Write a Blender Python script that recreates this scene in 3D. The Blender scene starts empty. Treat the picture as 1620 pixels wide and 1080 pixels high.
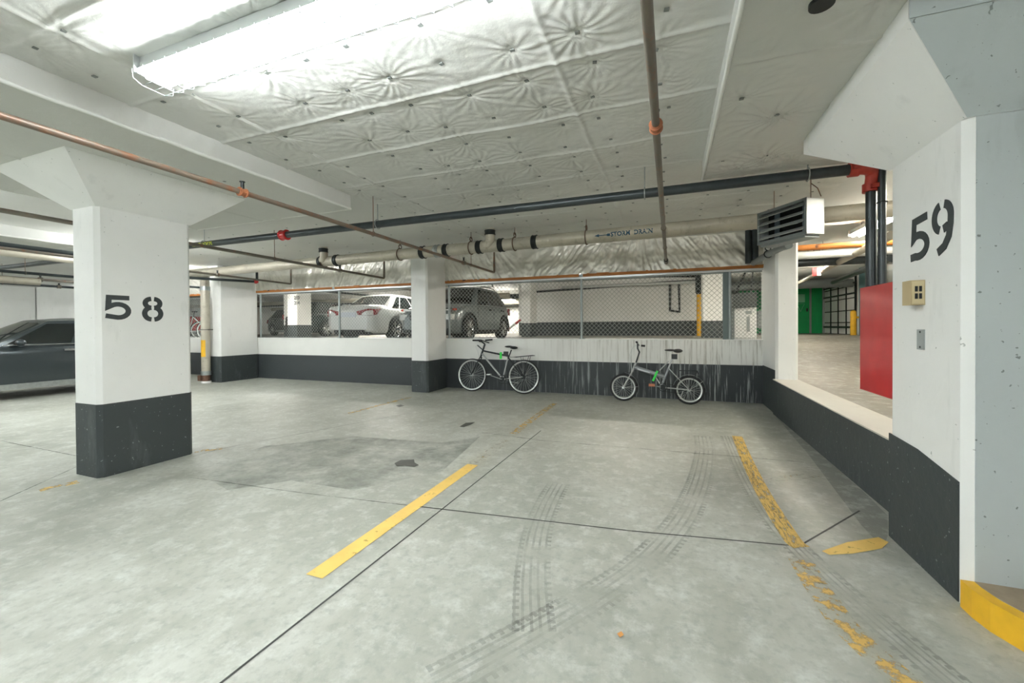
import bpy, math, random
import numpy as np
from mathutils import Vector, Matrix
random.seed(7)
PI = math.pi
S = bpy.context.scene
COL = S.collection
# ------------------------------------------------------------------ camera, world, exposure
F_PX, CY, H = 655.8, 523.3, 1.35
yaw, pitch, roll = [math.radians(a) for a in (20.817, -0.531, -0.399)]
_d = Vector((-math.sin(yaw)*math.cos(pitch), math.cos(yaw)*math.cos(pitch), math.sin(pitch)))
_r = Vector((math.cos(yaw), math.sin(yaw), 0)); _u = _r.cross(_d)
R2 = _r*math.cos(roll)+_u*math.sin(roll); U2 = R2.cross(_d)
cam = bpy.data.cameras.new('camera'); co = bpy.data.objects.new('camera', cam); COL.objects.link(co)
co.matrix_world = Matrix(((R2.x, U2.x, -_d.x, 0), (R2.y, U2.y, -_d.y, 0), (R2.z, U2.z, -_d.z, H), (0, 0, 0, 1)))
cam.sensor_fit = 'HORIZONTAL'; cam.sensor_width = 36; cam.lens = 36*F_PX/1620
cam.shift_y = -(540-CY)/1620; cam.clip_start = .02; cam.clip_end = 200
S.camera = co
w = bpy.data.worlds.new('world'); S.world = w; w.use_nodes = True
w.node_tree.nodes['Background'].inputs[0].default_value = (1, 1, 1, 1)
w.node_tree.nodes['Background'].inputs[1].default_value = .3
S.view_settings.view_transform = 'Standard'; S.view_settings.look = 'None'
S.view_settings.exposure = 1.62; S.view_settings.gamma = 1; S.view_settings.use_curve_mapping = False
TUBE = 29.0      # brightness of the fluorescent tubes
TUBE_DECK = 36.0

CAM = Vector((0, 0, H))
def onp(p, ax, val):          # the point of a plane (axis, value) seen at a pixel of the photograph
    q = _d+(p[0]-810)/F_PX*R2-(p[1]-CY)/F_PX*U2
    return CAM+q*((val-CAM[ax])/q[ax])

# ------------------------------------------------------------------ materials
def lin(h):
    h = h.lstrip('#'); o = []
    for i in (0, 2, 4):
        c = int(h[i:i+2], 16)/255
        o.append(c/12.92 if c <= .04045 else ((c+.055)/1.055)**2.4)
    return (*o, 1)
MATS = {}
class NT:
    def __init__(s, name):
        s.m = bpy.data.materials.new(name); s.m.use_nodes = True; s.t = s.m.node_tree
        s.b = s.t.nodes['Principled BSDF']; s.tc = s.n('ShaderNodeTexCoord')
    def n(s, ty, **k):
        x = s.t.nodes.new(ty)
        for a, b in k.items(): setattr(x, a, b)
        return x
    def l(s, a, b): s.t.links.new(a, b)
    def noise(s, scale, detail=4, rough=.55, sc=None, src=None):
        x = s.n('ShaderNodeTexNoise'); x.inputs['Scale'].default_value = scale
        x.inputs['Detail'].default_value = detail; x.inputs['Roughness'].default_value = rough
        src = src or s.tc.outputs['Object']
        if sc:
            mp = s.n('ShaderNodeMapping'); mp.inputs['Scale'].default_value = sc; s.l(src, mp.inputs[0]); src = mp.outputs[0]
        s.l(src, x.inputs['Vector']); return x.outputs['Fac']
    def ramp(s, fac, stops):
        r = s.n('ShaderNodeValToRGB'); e = r.color_ramp.elements
        while len(e) < len(stops): e.new(.5)
        for i, (p, c) in enumerate(stops):
            e[i].position = p; e[i].color = c if len(c) == 4 else (*c, 1)
        s.l(fac, r.inputs[0]); return r.outputs[0]
    def mix(s, fac, a, b, mode='MIX'):
        x = s.n('ShaderNodeMix', data_type='RGBA', blend_type=mode)
        for i, v in ((0, fac), (6, a), (7, b)):
            if hasattr(v, 'is_linked'): s.l(v, x.inputs[i])
            else: x.inputs[i].default_value = v
        return x.outputs[2]
    def math(s, op, a, b=0):
        x = s.n('ShaderNodeMath', operation=op)
        for i, v in enumerate((a, b)):
            if hasattr(v, 'is_linked'): s.l(v, x.inputs[i])
            else: x.inputs[i].default_value = v
        return x.outputs[0]
    def bump(s, h, st=.3, dist=.01):
        b = s.n('ShaderNodeBump'); b.inputs['Strength'].default_value = st; b.inputs['Distance'].default_value = dist
        s.l(h, b.inputs['Height']); s.l(b.outputs[0], s.b.inputs['Normal'])
def mat(name, c, rough=.5, metal=0., var=.0, scale=6, bump=0., bscale=60, coat=0., emit=0., alpha=1., spec=.5, trans=0.):
    if name in MATS: return MATS[name]
    t = NT(name); c = lin(c) if isinstance(c, str) else (*c, 1)
    b = t.b; b.inputs['Roughness'].default_value = rough; b.inputs['Metallic'].default_value = metal
    b.inputs['Coat Weight'].default_value = coat; b.inputs['Alpha'].default_value = alpha
    b.inputs['Specular IOR Level'].default_value = spec; b.inputs['Transmission Weight'].default_value = trans
    b.inputs['Base Color'].default_value = c
    if emit:
        b.inputs['Emission Color'].default_value = c; b.inputs['Emission Strength'].default_value = emit
    if var:
        n = t.noise(scale, 5)
        lo = tuple(x*(1-var) for x in c[:3]); hi = tuple(min(1, x*(1+var)) for x in c[:3])
        t.l(t.ramp(n, [(.3, lo), (.7, hi)]), b.inputs['Base Color'])
    if bump: t.bump(t.noise(bscale, 4), bump, .005)
    MATS[name] = t.m; return t.m

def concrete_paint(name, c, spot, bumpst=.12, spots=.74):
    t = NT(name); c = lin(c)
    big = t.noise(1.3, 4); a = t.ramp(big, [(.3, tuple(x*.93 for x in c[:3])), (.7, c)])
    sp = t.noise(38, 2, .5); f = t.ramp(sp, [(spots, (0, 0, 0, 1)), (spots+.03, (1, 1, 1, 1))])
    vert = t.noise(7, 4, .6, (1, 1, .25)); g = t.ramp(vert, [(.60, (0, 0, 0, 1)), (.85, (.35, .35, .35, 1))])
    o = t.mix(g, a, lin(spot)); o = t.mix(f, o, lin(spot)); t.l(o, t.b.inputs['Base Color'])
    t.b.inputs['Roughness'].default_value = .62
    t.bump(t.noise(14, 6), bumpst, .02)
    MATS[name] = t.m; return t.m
M_WHITE = concrete_paint('white_paint', '#f3f4f1', '#b9bcb8')
M_SHADEDGREY = concrete_paint('shaded_grey_paint', '#c3cbcb', '#7f8684', .2, .69)  # pitted grey paint, with the shade of the column front mixed into its tone
M_BLACK = concrete_paint('black_paint', '#3b4243', '#7a8182', .28, .70)
M_CEILP = concrete_paint('ceiling_paint', '#d6d8d4', '#a9aaa4', .15, .8)

def wall_streak_mat(name, c, streak, x0, x1, lo, hi):
    t = NT(name); c = lin(c)
    big = t.noise(1.3, 4); a = t.ramp(big, [(.3, tuple(x*.92 for x in c[:3])), (.7, c)])
    st = t.noise(1.0, 5, .65, (26, 1, 1.1)); f = t.ramp(st, [(lo, (0, 0, 0, 1)), (hi, (.8, .8, .8, 1))])
    sx = t.n('ShaderNodeSeparateXYZ'); t.l(t.tc.outputs['Object'], sx.inputs[0])
    mr = t.n('ShaderNodeMapRange'); mr.inputs[1].default_value = x0; mr.inputs[2].default_value = x1
    t.l(sx.outputs[0], mr.inputs[0]); ff = t.math('MULTIPLY', f, mr.outputs[0])
    sp = t.noise(30, 3); f2 = t.ramp(sp, [(.72, (0, 0, 0, 1)), (.76, (.7, .7, .7, 1))])
    o = t.mix(ff, a, lin(streak)); o = t.mix(f2, o, lin(streak)); t.l(o, t.b.inputs['Base Color'])
    t.b.inputs['Roughness'].default_value = .55; t.bump(t.noise(12, 6), .15, .02)
    return t.m
M_WALLW = wall_streak_mat('parapet_white', '#f0f1ec', '#8f8b7c', -3.2, .6, .50, .64)
M_WALLB = wall_streak_mat('parapet_black', '#3a4042', '#c3cccb', -4.5, .6, .53, .66)

def floor_mat(name, c1, c2, c3, cwarm=None):
    t = NT(name)
    wv = t.noise(.55, 6, .6); n2 = t.noise(2.1, 8, .68, (1.3, .8, 1)); n3 = t.noise(22, 5, .6); n4 = t.noise(7, 8, .75)
    base = t.ramp(t.math('ADD', t.math('MULTIPLY', wv, .55), t.math('MULTIPLY', n2, .45)), [(.36, lin(c1)), (.5, lin(c2)), (.63, lin(c3))])
    o = t.mix(t.ramp(n4, [(.50, (0, 0, 0, 1)), (.68, (.48, .48, .48, 1))]), base, lin('#dfe3de'))
    o = t.mix(t.ramp(n3, [(.30, (.5, .5, .5, 1)), (.5, (0, 0, 0, 1))]), o, lin('#8f938c'))
    o = t.mix(t.ramp(t.noise(60, 2), [(.76, (0, 0, 0, 1)), (.78, (.7, .7, .7, 1))]), o, lin('#6b6a60'))
    t.l(o, t.b.inputs['Base Color'])
    r = t.ramp(n2, [(.3, (.38, .38, .38, 1)), (.7, (.62, .62, .62, 1))]); t.l(r, t.b.inputs['Roughness'])
    t.bump(t.math('ADD', n4, t.math('MULTIPLY', n3, .3)), .22, .012)
    return t.m
M_FLOOR = floor_mat('floor_concrete', '#93968b', '#adafa5', '#c6c8c0')
M_DECK = floor_mat('deck_concrete', '#837e72', '#8e887b', '#999387')
M_DARKFLOOR = floor_mat('dark_floor_concrete', '#7d8079', '#898c84', '#95988f')

def paint_mat(name, c, lo, hi, mx=1.0, sc=14, st=None):
    t = NT(name); t.b.inputs['Base Color'].default_value = lin(c); t.b.inputs['Roughness'].default_value = .55
    n = t.noise(sc, 6, .7, st); c2 = t.ramp(t.noise(5, 3), [(.3, lin(c)), (.7, tuple(min(1, v*1.15) for v in lin(c)[:3]))])
    t.l(c2, t.b.inputs['Base Color'])
    t.l(t.ramp(n, [(lo, (0, 0, 0, 1)), (hi, (mx, mx, mx, 1))]), t.b.inputs['Alpha']); return t.m
M_YEL = paint_mat('yellow_floor_paint', '#e4c068', .25, .40)
M_YELW = paint_mat('worn_yellow_floor_paint', '#dfb966', .45, .58, .85)
M_YELF = paint_mat('faded_yellow_floor_paint', '#d9b766', .50, .68, .55)
M_JOINT = paint_mat('saw_cut_joint', '#3c3e3b', .2, .45, .9, 5)
M_JOINTF = paint_mat('faint_joint', '#55574f', .35, .6, .7, 5)
M_STAIN = paint_mat('oil_stain', '#4c4e47', .05, .1, .92)
M_DAMP = paint_mat('damp_patch', '#7f877e', .38, .70, .45, 2.5)

def tread_mat():
    t = NT('tyre_tread_mark'); t.b.inputs['Base Color'].default_value = lin('#63665f'); t.b.inputs['Roughness'].default_value = .7
    uv = t.n('ShaderNodeSeparateXYZ'); t.l(t.tc.outputs['UV'], uv.inputs[0])
    u, v = uv.outputs[0], uv.outputs[1]
    lines = t.math('GREATER_THAN', t.math('SINE', t.math('MULTIPLY', u, 31.4)), .45)
    edge = t.math('GREATER_THAN', t.math('ABSOLUTE', t.math('SUBTRACT', u, .5)), .33)
    lug = t.math('GREATER_THAN', t.math('SINE', t.math('MULTIPLY', v, 130.)), .2)
    pat = t.math('MAXIMUM', t.math('MULTIPLY', lines, .8), t.math('MULTIPLY', edge, lug))
    n = t.ramp(t.noise(3.5, 5), [(.35, (0, 0, 0, 1)), (.65, (.34, .34, .34, 1))])
    t.l(t.math('MULTIPLY', pat, n), t.b.inputs['Alpha']); return t.m
M_TREAD = tread_mat()

M_STEEL = mat('galvanised_steel', '#aab0b0', .38, .8, .12, 20)
M_GALV = mat('grey_post_metal', '#9aa2a1', .45, .6, .1, 20)
M_DARKM = mat('dark_metal', '#2d3232', .45, .5, .15, 9)
M_RUBBER = mat('black_rubber', '#222425', .7)
M_PLAST = mat('black_plastic', '#1d1f20', .4)
M_PIPEB = mat('black_pipe', '#3b4244', .32, .35, .2, 6)
M_RED = mat('red_enamel', '#cf2f30', .32, 0, .08, 5, coat=.3)
M_REDC = mat('red_coupling', '#b03a2c', .45, 0, .15, 18)
M_ORNG = mat('orange_coupling', '#a86a48', .5, .2, .25, 30)
M_CHROME = mat('chrome', '#d4d6d6', .18, 1.)
M_YPAINT = mat('yellow_safety_paint', '#eab626', .5, 0, .1, 8)
M_GREEN = mat('green_door_paint', '#1a9c58', .45, 0, .12, 3)
M_HEAT = mat('heater_enamel', '#c9cdcc', .3, .3, .05, 6)
M_HEATD = mat('heater_dark', '#7b8281', .45, .1)
M_BEIGE = mat('beige_plastic', '#c2b089', .5)
M_GREYPL = mat('grey_plastic', '#9ca3a1', .5)
M_BLUE = mat('dark_blue_lettering', '#1f4c66', .6)
M_LETY = mat('yellow_lettering', '#c8d23c', .6)
M_STENC = mat('stencil_paint', '#3c4243', .65, 0, .1, 30)
M_LIME = mat('lime_tag', '#2fe04e', .45)
M_TEAL = mat('teal_paint', '#4d6f72', .5)
M_SEAM = mat('white_tape', '#e8e9e4', .5)
M_WIRE = mat('fence_wire', '#a9afa9', .55, 0)
M_GLASS = mat('car_glass', '#0e1516', .06, 0, coat=.5)
M_TAIL = mat('tail_light', '#8d1823', .15, coat=.6)
M_AMBER = mat('amber_lamp', '#e2563b', .2, coat=.5)
M_LAMPW = mat('head_lamp', '#dfe3e2', .1, .2, coat=.6)
M_PLATE = mat('number_plate', '#cfd6df', .4)

def pipe_mat(name, c, rust, lo, hi):
    t = NT(name); n = t.noise(9, 6, .7); n2 = t.noise(2.4, 3)
    a = t.ramp(n2, [(.35, tuple(x*.8 for x in lin(c)[:3])), (.7, lin(c))])
    o = t.mix(t.ramp(n, [(lo, (0, 0, 0, 1)), (hi, (1, 1, 1, 1))]), a, lin(rust)); t.l(o, t.b.inputs['Base Color'])
    t.b.inputs['Roughness'].default_value = .45; t.b.inputs['Metallic'].default_value = .25; t.bump(n, .15, .003); return t.m
M_SPR = pipe_mat('brown_iron_pipe', '#7d766b', '#8a5a3c', .55, .75)
M_RUSTY = pipe_mat('rusty_iron_pipe', '#857668', '#94603f', .48, .72)
M_IRON = pipe_mat('beige_cast_iron', '#cbc5b5', '#8f8672', .55, .8)

def wood_mat():
    t = NT('orange_timber'); n = t.noise(3, 5, .6, (1, 1, 12)); k = t.noise(3.3, 2)
    o = t.ramp(n, [(.3, lin('#8f5520')), (.7, lin('#c07a34'))]); o = t.mix(t.ramp(k, [(.70, (0, 0, 0, 1)), (.73, (1, 1, 1, 1))]), o, lin('#4c2a14'))
    t.l(o, t.b.inputs['Base Color']); t.b.inputs['Roughness'].default_value = .6; return t.m
M_WOOD = wood_mat()
def foil_mat():
    t = NT('silver_foil'); n = t.noise(2.5, 4)
    t.l(t.ramp(n, [(.3, lin('#dad7cc')), (.7, lin('#f3f1e8'))]), t.b.inputs['Base Color'])
    t.b.inputs['Roughness'].default_value = .27; t.b.inputs['Metallic'].default_value = .4
    t.bump(t.noise(14, 5, .6, (1.6, 1, .7)), .25, .015); return t.m
M_FOIL = foil_mat()
def insul_mat(name, c):
    t = NT(name); n = t.noise(1.1, 4); c = lin(c)
    t.l(t.ramp(n, [(.3, tuple(x*.92 for x in c[:3])), (.7, c)]), t.b.inputs['Base Color'])
    t.b.inputs['Roughness'].default_value = .42
    f = t.noise(90, 3, .6); g = t.noise(16, 5, .6)
    t.bump(t.math('ADD', t.math('MULTIPLY', f, .25), g), .22, .012); return t.m
M_INS = insul_mat('quilted_insulation', '#d9dad5')
M_INSD = insul_mat('quilted_insulation_panel', '#d3d4ce')

def car_paint(name, c, metal=.4):
    return mat(name, c, .28, metal, .03, 4, coat=.6)
def emis(name, c, s):
    m = bpy.data.materials.new(name); m.use_nodes = True; b = m.node_tree.nodes['Principled BSDF']
    b.inputs['Base Color'].default_value = (.9, .9, .9, 1); b.inputs['Emission Color'].default_value = (*c, 1); b.inputs['Emission Strength'].default_value = s; return m
M_TUBE = emis('fluorescent_tube', (.95, .985, 1.0), TUBE)
M_TUBED = emis('fluorescent_tube_warm', (1.0, .93, .80), TUBE_DECK)
M_TUBEF = emis('fluorescent_tube_far', (.97, .985, .98), TUBE*2.1)
M_TUBEL = emis('fluorescent_tube_deck', (1.0, .96, .88), TUBE_DECK*1.7)
M_LED = emis('red_lamp', (1, .1, .08), 1.5)

# ------------------------------------------------------------------ mesh builder
class MB:
    def __init__(s): s.v = []; s.f = []; s.sm = []; s.mi = []; s.mats = []; s.cur = 0
    def use(s, m):
        if m not in s.mats: s.mats.append(m)
        s.cur = s.mats.index(m); return s
    def add(s, vs, fs, smooth=False):
        o = len(s.v); s.v += [tuple(p) for p in vs]
        for f in fs: s.f.append([i+o for i in f]); s.sm.append(smooth); s.mi.append(s.cur)
        return s
    def box(s, a, b, bev=0.):
        (x0, y0, z0), (x1, y1, z1) = [[min(a[i], b[i]) for i in range(3)], [max(a[i], b[i]) for i in range(3)]]
        if bev:
            return s.prism([(x0+bev, y0), (x1-bev, y0), (x1, y0+bev), (x1, y1-bev), (x1-bev, y1), (x0+bev, y1), (x0, y1-bev), (x0, y0+bev)], z0, z1)
        return s.add([(x0, y0, z0), (x1, y0, z0), (x1, y1, z0), (x0, y1, z0), (x0, y0, z1), (x1, y0, z1), (x1, y1, z1), (x0, y1, z1)],
                     [(0, 3, 2, 1), (4, 5, 6, 7), (0, 1, 5, 4), (1, 2, 6, 5), (2, 3, 7, 6), (3, 0, 4, 7)])
    def prism(s, poly, z0, z1, fn=None, smooth=False):      # poly in (a,b), extruded along c
        n = len(poly); fn = fn or (lambda a, b, c: (a, b, c))
        vs = [fn(a, b, z0) for a, b in poly]+[fn(a, b, z1) for a, b in poly]
        s.add(vs, [list(range(n))[::-1], list(range(n, 2*n))])
        o = len(s.v)-2*n
        for i in range(n):
            s.f.append([o+i, o+(i+1) % n, o+n+(i+1) % n, o+n+i]); s.sm.append(smooth); s.mi.append(s.cur)
        return s
    def frustum(s, a, b, ra, rb, n=16, caps=True):
        a = Vector(a); b = Vector(b); d = (b-a).normalized(); t = Vector((0, 0, 1)) if abs(d.z) < .9 else Vector((1, 0, 0))
        x = d.cross(t).normalized(); y = d.cross(x)
        vs = []
        for c, r in ((a, ra), (b, rb)):
            vs += [c+x*math.cos(2*PI*i/n)*r+y*math.sin(2*PI*i/n)*r for i in range(n)]
        s.add(vs, [[i, (i+1) % n, n+(i+1) % n, n+i] for i in range(n)], True)
        if caps: s.add(vs, [list(range(n))[::-1], list(range(n, 2*n))])
        return s
    def tube(s, pts, r, n=10, caps=True, closed=False):
        P = [Vector(p) for p in pts]; m = len(P); rr = r if isinstance(r, (list, tuple)) else [r]*m; vs = []
        x = None
        for i in range(m):
            if closed: d = (P[(i+1) % m]-P[i-1]).normalized()
            else: d = ((P[min(i+1, m-1)]-P[i]).normalized()+(P[i]-P[max(i-1, 0)]).normalized()).normalized()
            if x is None:
                t = Vector((0, 0, 1)) if abs(d.z) < .9 else Vector((1, 0, 0)); x = d.cross(t).normalized()
            x = (x-d*x.dot(d)).normalized(); y = d.cross(x)
            vs += [P[i]+x*math.cos(2*PI*k/n)*rr[i]+y*math.sin(2*PI*k/n)*rr[i] for k in range(n)]
        fs = []
        for i in range(m if closed else m-1):
            j = (i+1) % m
            fs += [[i*n+k, i*n+(k+1) % n, j*n+(k+1) % n, j*n+k] for k in range(n)]
        s.add(vs, fs, True)
        if caps and not closed: s.add(vs, [list(range(n))[::-1], [(m-1)*n+k for k in range(n)]])
        return s
    def ring(s, c, ax, R, r, n=36, k=8):
        c = Vector(c); ax = Vector(ax).normalized(); t = Vector((0, 0, 1)) if abs(ax.z) < .9 else Vector((1, 0, 0))
        x = ax.cross(t).normalized(); y = ax.cross(x)
        return s.tube([c+x*math.cos(2*PI*i/n)*R+y*math.sin(2*PI*i/n)*R for i in range(n)], r, k, closed=True)
    def sphere(s, c, r, n=12, m=8, sc=(1, 1, 1)):
        vs = [(c[0]+r*sc[0]*math.sin(PI*j/m)*math.cos(2*PI*i/n), c[1]+r*sc[1]*math.sin(PI*j/m)*math.sin(2*PI*i/n), c[2]+r*sc[2]*math.cos(PI*j/m)) for j in range(m+1) for i in range(n)]
        return s.add(vs, [[j*n+i, (j+1)*n+i, (j+1)*n+(i+1) % n, j*n+(i+1) % n] for j in range(m) for i in range(n)], True)
    def grid(s, P, smooth=True):
        m, n = len(P), len(P[0]); vs = [p for row in P for p in row]
        return s.add(vs, [[i*n+j, i*n+j+1, (i+1)*n+j+1, (i+1)*n+j] for i in range(m-1) for j in range(n-1)], smooth)
    def ribbon(s, path, wd, fn, th=.003, closed=False):
        P = [Vector((a, b)) for a, b in path]; L = []; Rr = []; m = len(P)
        for i in range(m):
            d0 = (P[i]-P[i-1]).normalized() if i else (P[1]-P[0]).normalized()
            d1 = (P[i+1]-P[i]).normalized() if i < m-1 else d0
            n0 = Vector((-d0.y, d0.x)); n1 = Vector((-d1.y, d1.x)); nn = (n0+n1).normalized(); k = wd/2/max(.4, nn.dot(n0))
            L.append(P[i]+nn*k); Rr.append(P[i]-nn*k)
        for i in range(m-1):
            q = [L[i], L[i+1], Rr[i+1], Rr[i]]
            s.prism([(p.x, p.y) for p in q], 0, th, fn)
        return s
    def build(s, name, m=None, parent=None, loc=None, rot=None, uv=None):
        me = bpy.data.meshes.new(name)
        me.from_pydata(s.v, [], s.f)
        if m is not None: me.materials.append(m)
        else:
            for x in s.mats: me.materials.append(x)
            me.polygons.foreach_set('material_index', s.mi)
        me.polygons.foreach_set('use_smooth', s.sm)
        if uv:
            l = me.uv_layers.new(name='UVMap'); co_ = []
            for lp in me.loops: co_ += list(uv[lp.vertex_index])
            l.data.foreach_set('uv', co_)
        me.update()
        o = bpy.data.objects.new(name, me); COL.objects.link(o)
        if parent is not None: o.parent = parent
        if loc is not None: o.location = loc
        if rot is not None: o.rotation_euler = rot
        return o
def fixn(o):
    import bmesh
    b = bmesh.new(); b.from_mesh(o.data); bmesh.ops.recalc_face_normals(b, faces=b.faces); b.to_mesh(o.data); b.free(); return o
def tag(o, label=None, cat=None, group=None, kind=None):
    if label: o['label'] = label
    if cat: o['category'] = cat
    if group: o['group'] = group
    if kind: o['kind'] = kind
    return o
def empty(name, label, cat, loc=(0, 0, 0), rz=0, group=None):
    o = bpy.data.objects.new(name, None); COL.objects.link(o); o.location = loc; o.rotation_euler = (0, 0, rz)
    return tag(o, label, cat, group)
def struct(o): o['kind'] = 'structure'; return o
def kids(o): return [c for c in bpy.data.objects if c.parent == o]
def copy_tree(o, parent=None):
    c = o.copy(); COL.objects.link(c)
    if parent is not None: c.parent = parent
    for ch in kids(o): copy_tree(ch, c)
    return c
def text_mesh(txt, size, ext=.002):
    cu = bpy.data.curves.new('lettering', 'FONT'); cu.body = txt; cu.size = size; cu.extrude = ext; cu.align_x = 'CENTER'; cu.align_y = 'CENTER'
    cu.resolution_u = 3; cu.offset = size*.035
    o = bpy.data.objects.new('lettering', cu); COL.objects.link(o)
    bpy.context.view_layer.update()
    me = bpy.data.meshes.new_from_object(o.evaluated_get(bpy.context.evaluated_depsgraph_get()))
    bpy.data.objects.remove(o); return me
def text_obj(txt, size, m, parent, fn, name='lettering', ext=.002):
    me = text_mesh(txt, size, ext)
    for v in me.vertices: v.co = Vector(fn(v.co.x, v.co.y, v.co.z))
    me.materials.clear(); me.materials.append(m)
    o = bpy.data.objects.new(name, me); COL.objects.link(o); o.parent = parent; return o

# ------------------------------------------------------------------ structure
YB = 8.2            # face of the back parapet
ZC = 2.97           # main ceiling
ZD = 2.80           # underside of the drop panels
ZK = .97            # upper deck
ZKC = 3.3           # upper deck ceiling
struct(MB().box((-27, -9, -.2), (1.75, YB+.1, 0)).box((1.75, -9, -.2), (9, 1.9, 0)).build('floor', M_FLOOR))
floor = bpy.data.objects['floor']
struct(fixn(MB().box((-27, YB, 0), (1.5, YB+.2, 1.09)).build('wall_back', M_WALLW)))
wb = bpy.data.objects['wall_back']
MB().box((-27, YB-.004, 0.002), (1.5, YB, .655)).build('black_base_band', M_WALLB, wb)
MB().box((-27, YB-.02, 1.09), (1.5, YB+.2, 1.105)).build('coping', M_WHITE, wb)
# solid part of the back wall, far left
struct(MB().box((-27, YB+.02, 1.105), (-18.8, YB+.2, ZC)).build('wall_back_left', M_WHITE))
struct(MB().box((-27.2, -9, 0), (-27, 30, 3.5)).build('wall_left', M_WHITE))
struct(MB().box((-27, -9.2, 0), (9, -9, ZC)).build('wall_rear', M_WHITE))
struct(MB().box((9, -9, 0), (9.2, 1.9, ZC)).build('wall_right', M_WHITE))
# deck
dk = MB().box((-27, YB+.2, ZK-.2), (1.85, 29, ZK)).box((1.85, 14, ZK-.2), (12, 29, ZK))
dk.prism([(1.9, .0), (14, .0), (14, ZK), (7.0, .50), (1.9, .42)], 1.78, 12, lambda a, b, c: (c, a, b))
struct(fixn(dk.build('floor_upper', M_DECK)))
struct(MB().box((-27, YB+.2, ZKC), (12, 29, ZKC+.1)).build('ceiling_upper', M_CEILP))
struct(MB().box((1.9, 1.5, ZC+.16), (12, YB+.2, ZC+.3)).build('ceiling_ramp', M_CEILP))
struct(MB().box((-27, 29, ZK), (12, 29.2, ZKC)).build('wall_far', M_WHITE))
wf = bpy.data.objects['wall_far']; MB().box((-27, 28.99, ZK), (5, 29, ZK+.6)).build('black_base_band', M_BLACK, wf)
struct(MB().box((12, 1.9, 0), (12.2, 29, ZKC)).build('wall_far_right', M_WHITE))
xl = onp((821, 500), 1, 17.5).x
struct(MB().box((xl, 17.5, ZK), (1.3, 17.8, ZKC-.02)).build('wall_deck_middle', M_WHITE))
wm = bpy.data.objects['wall_deck_middle']; MB().box((xl-.005, 17.49, ZK), (1.3, 17.5, ZK+.58)).build('black_base_band', M_BLACK, wm)

# low wall to the right, between column 59 and the corner column
lw = struct(MB().box((1.47, 3.30, 0), (1.79, 7.30, .52)).build('wall_low_right', M_BLACK))
MB().box((1.465, 3.30, .52), (1.80, 7.30, .532)).build('ledge', concrete_paint('ledge_concrete', '#dcd9d0', '#a8a294'), lw)

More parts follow.
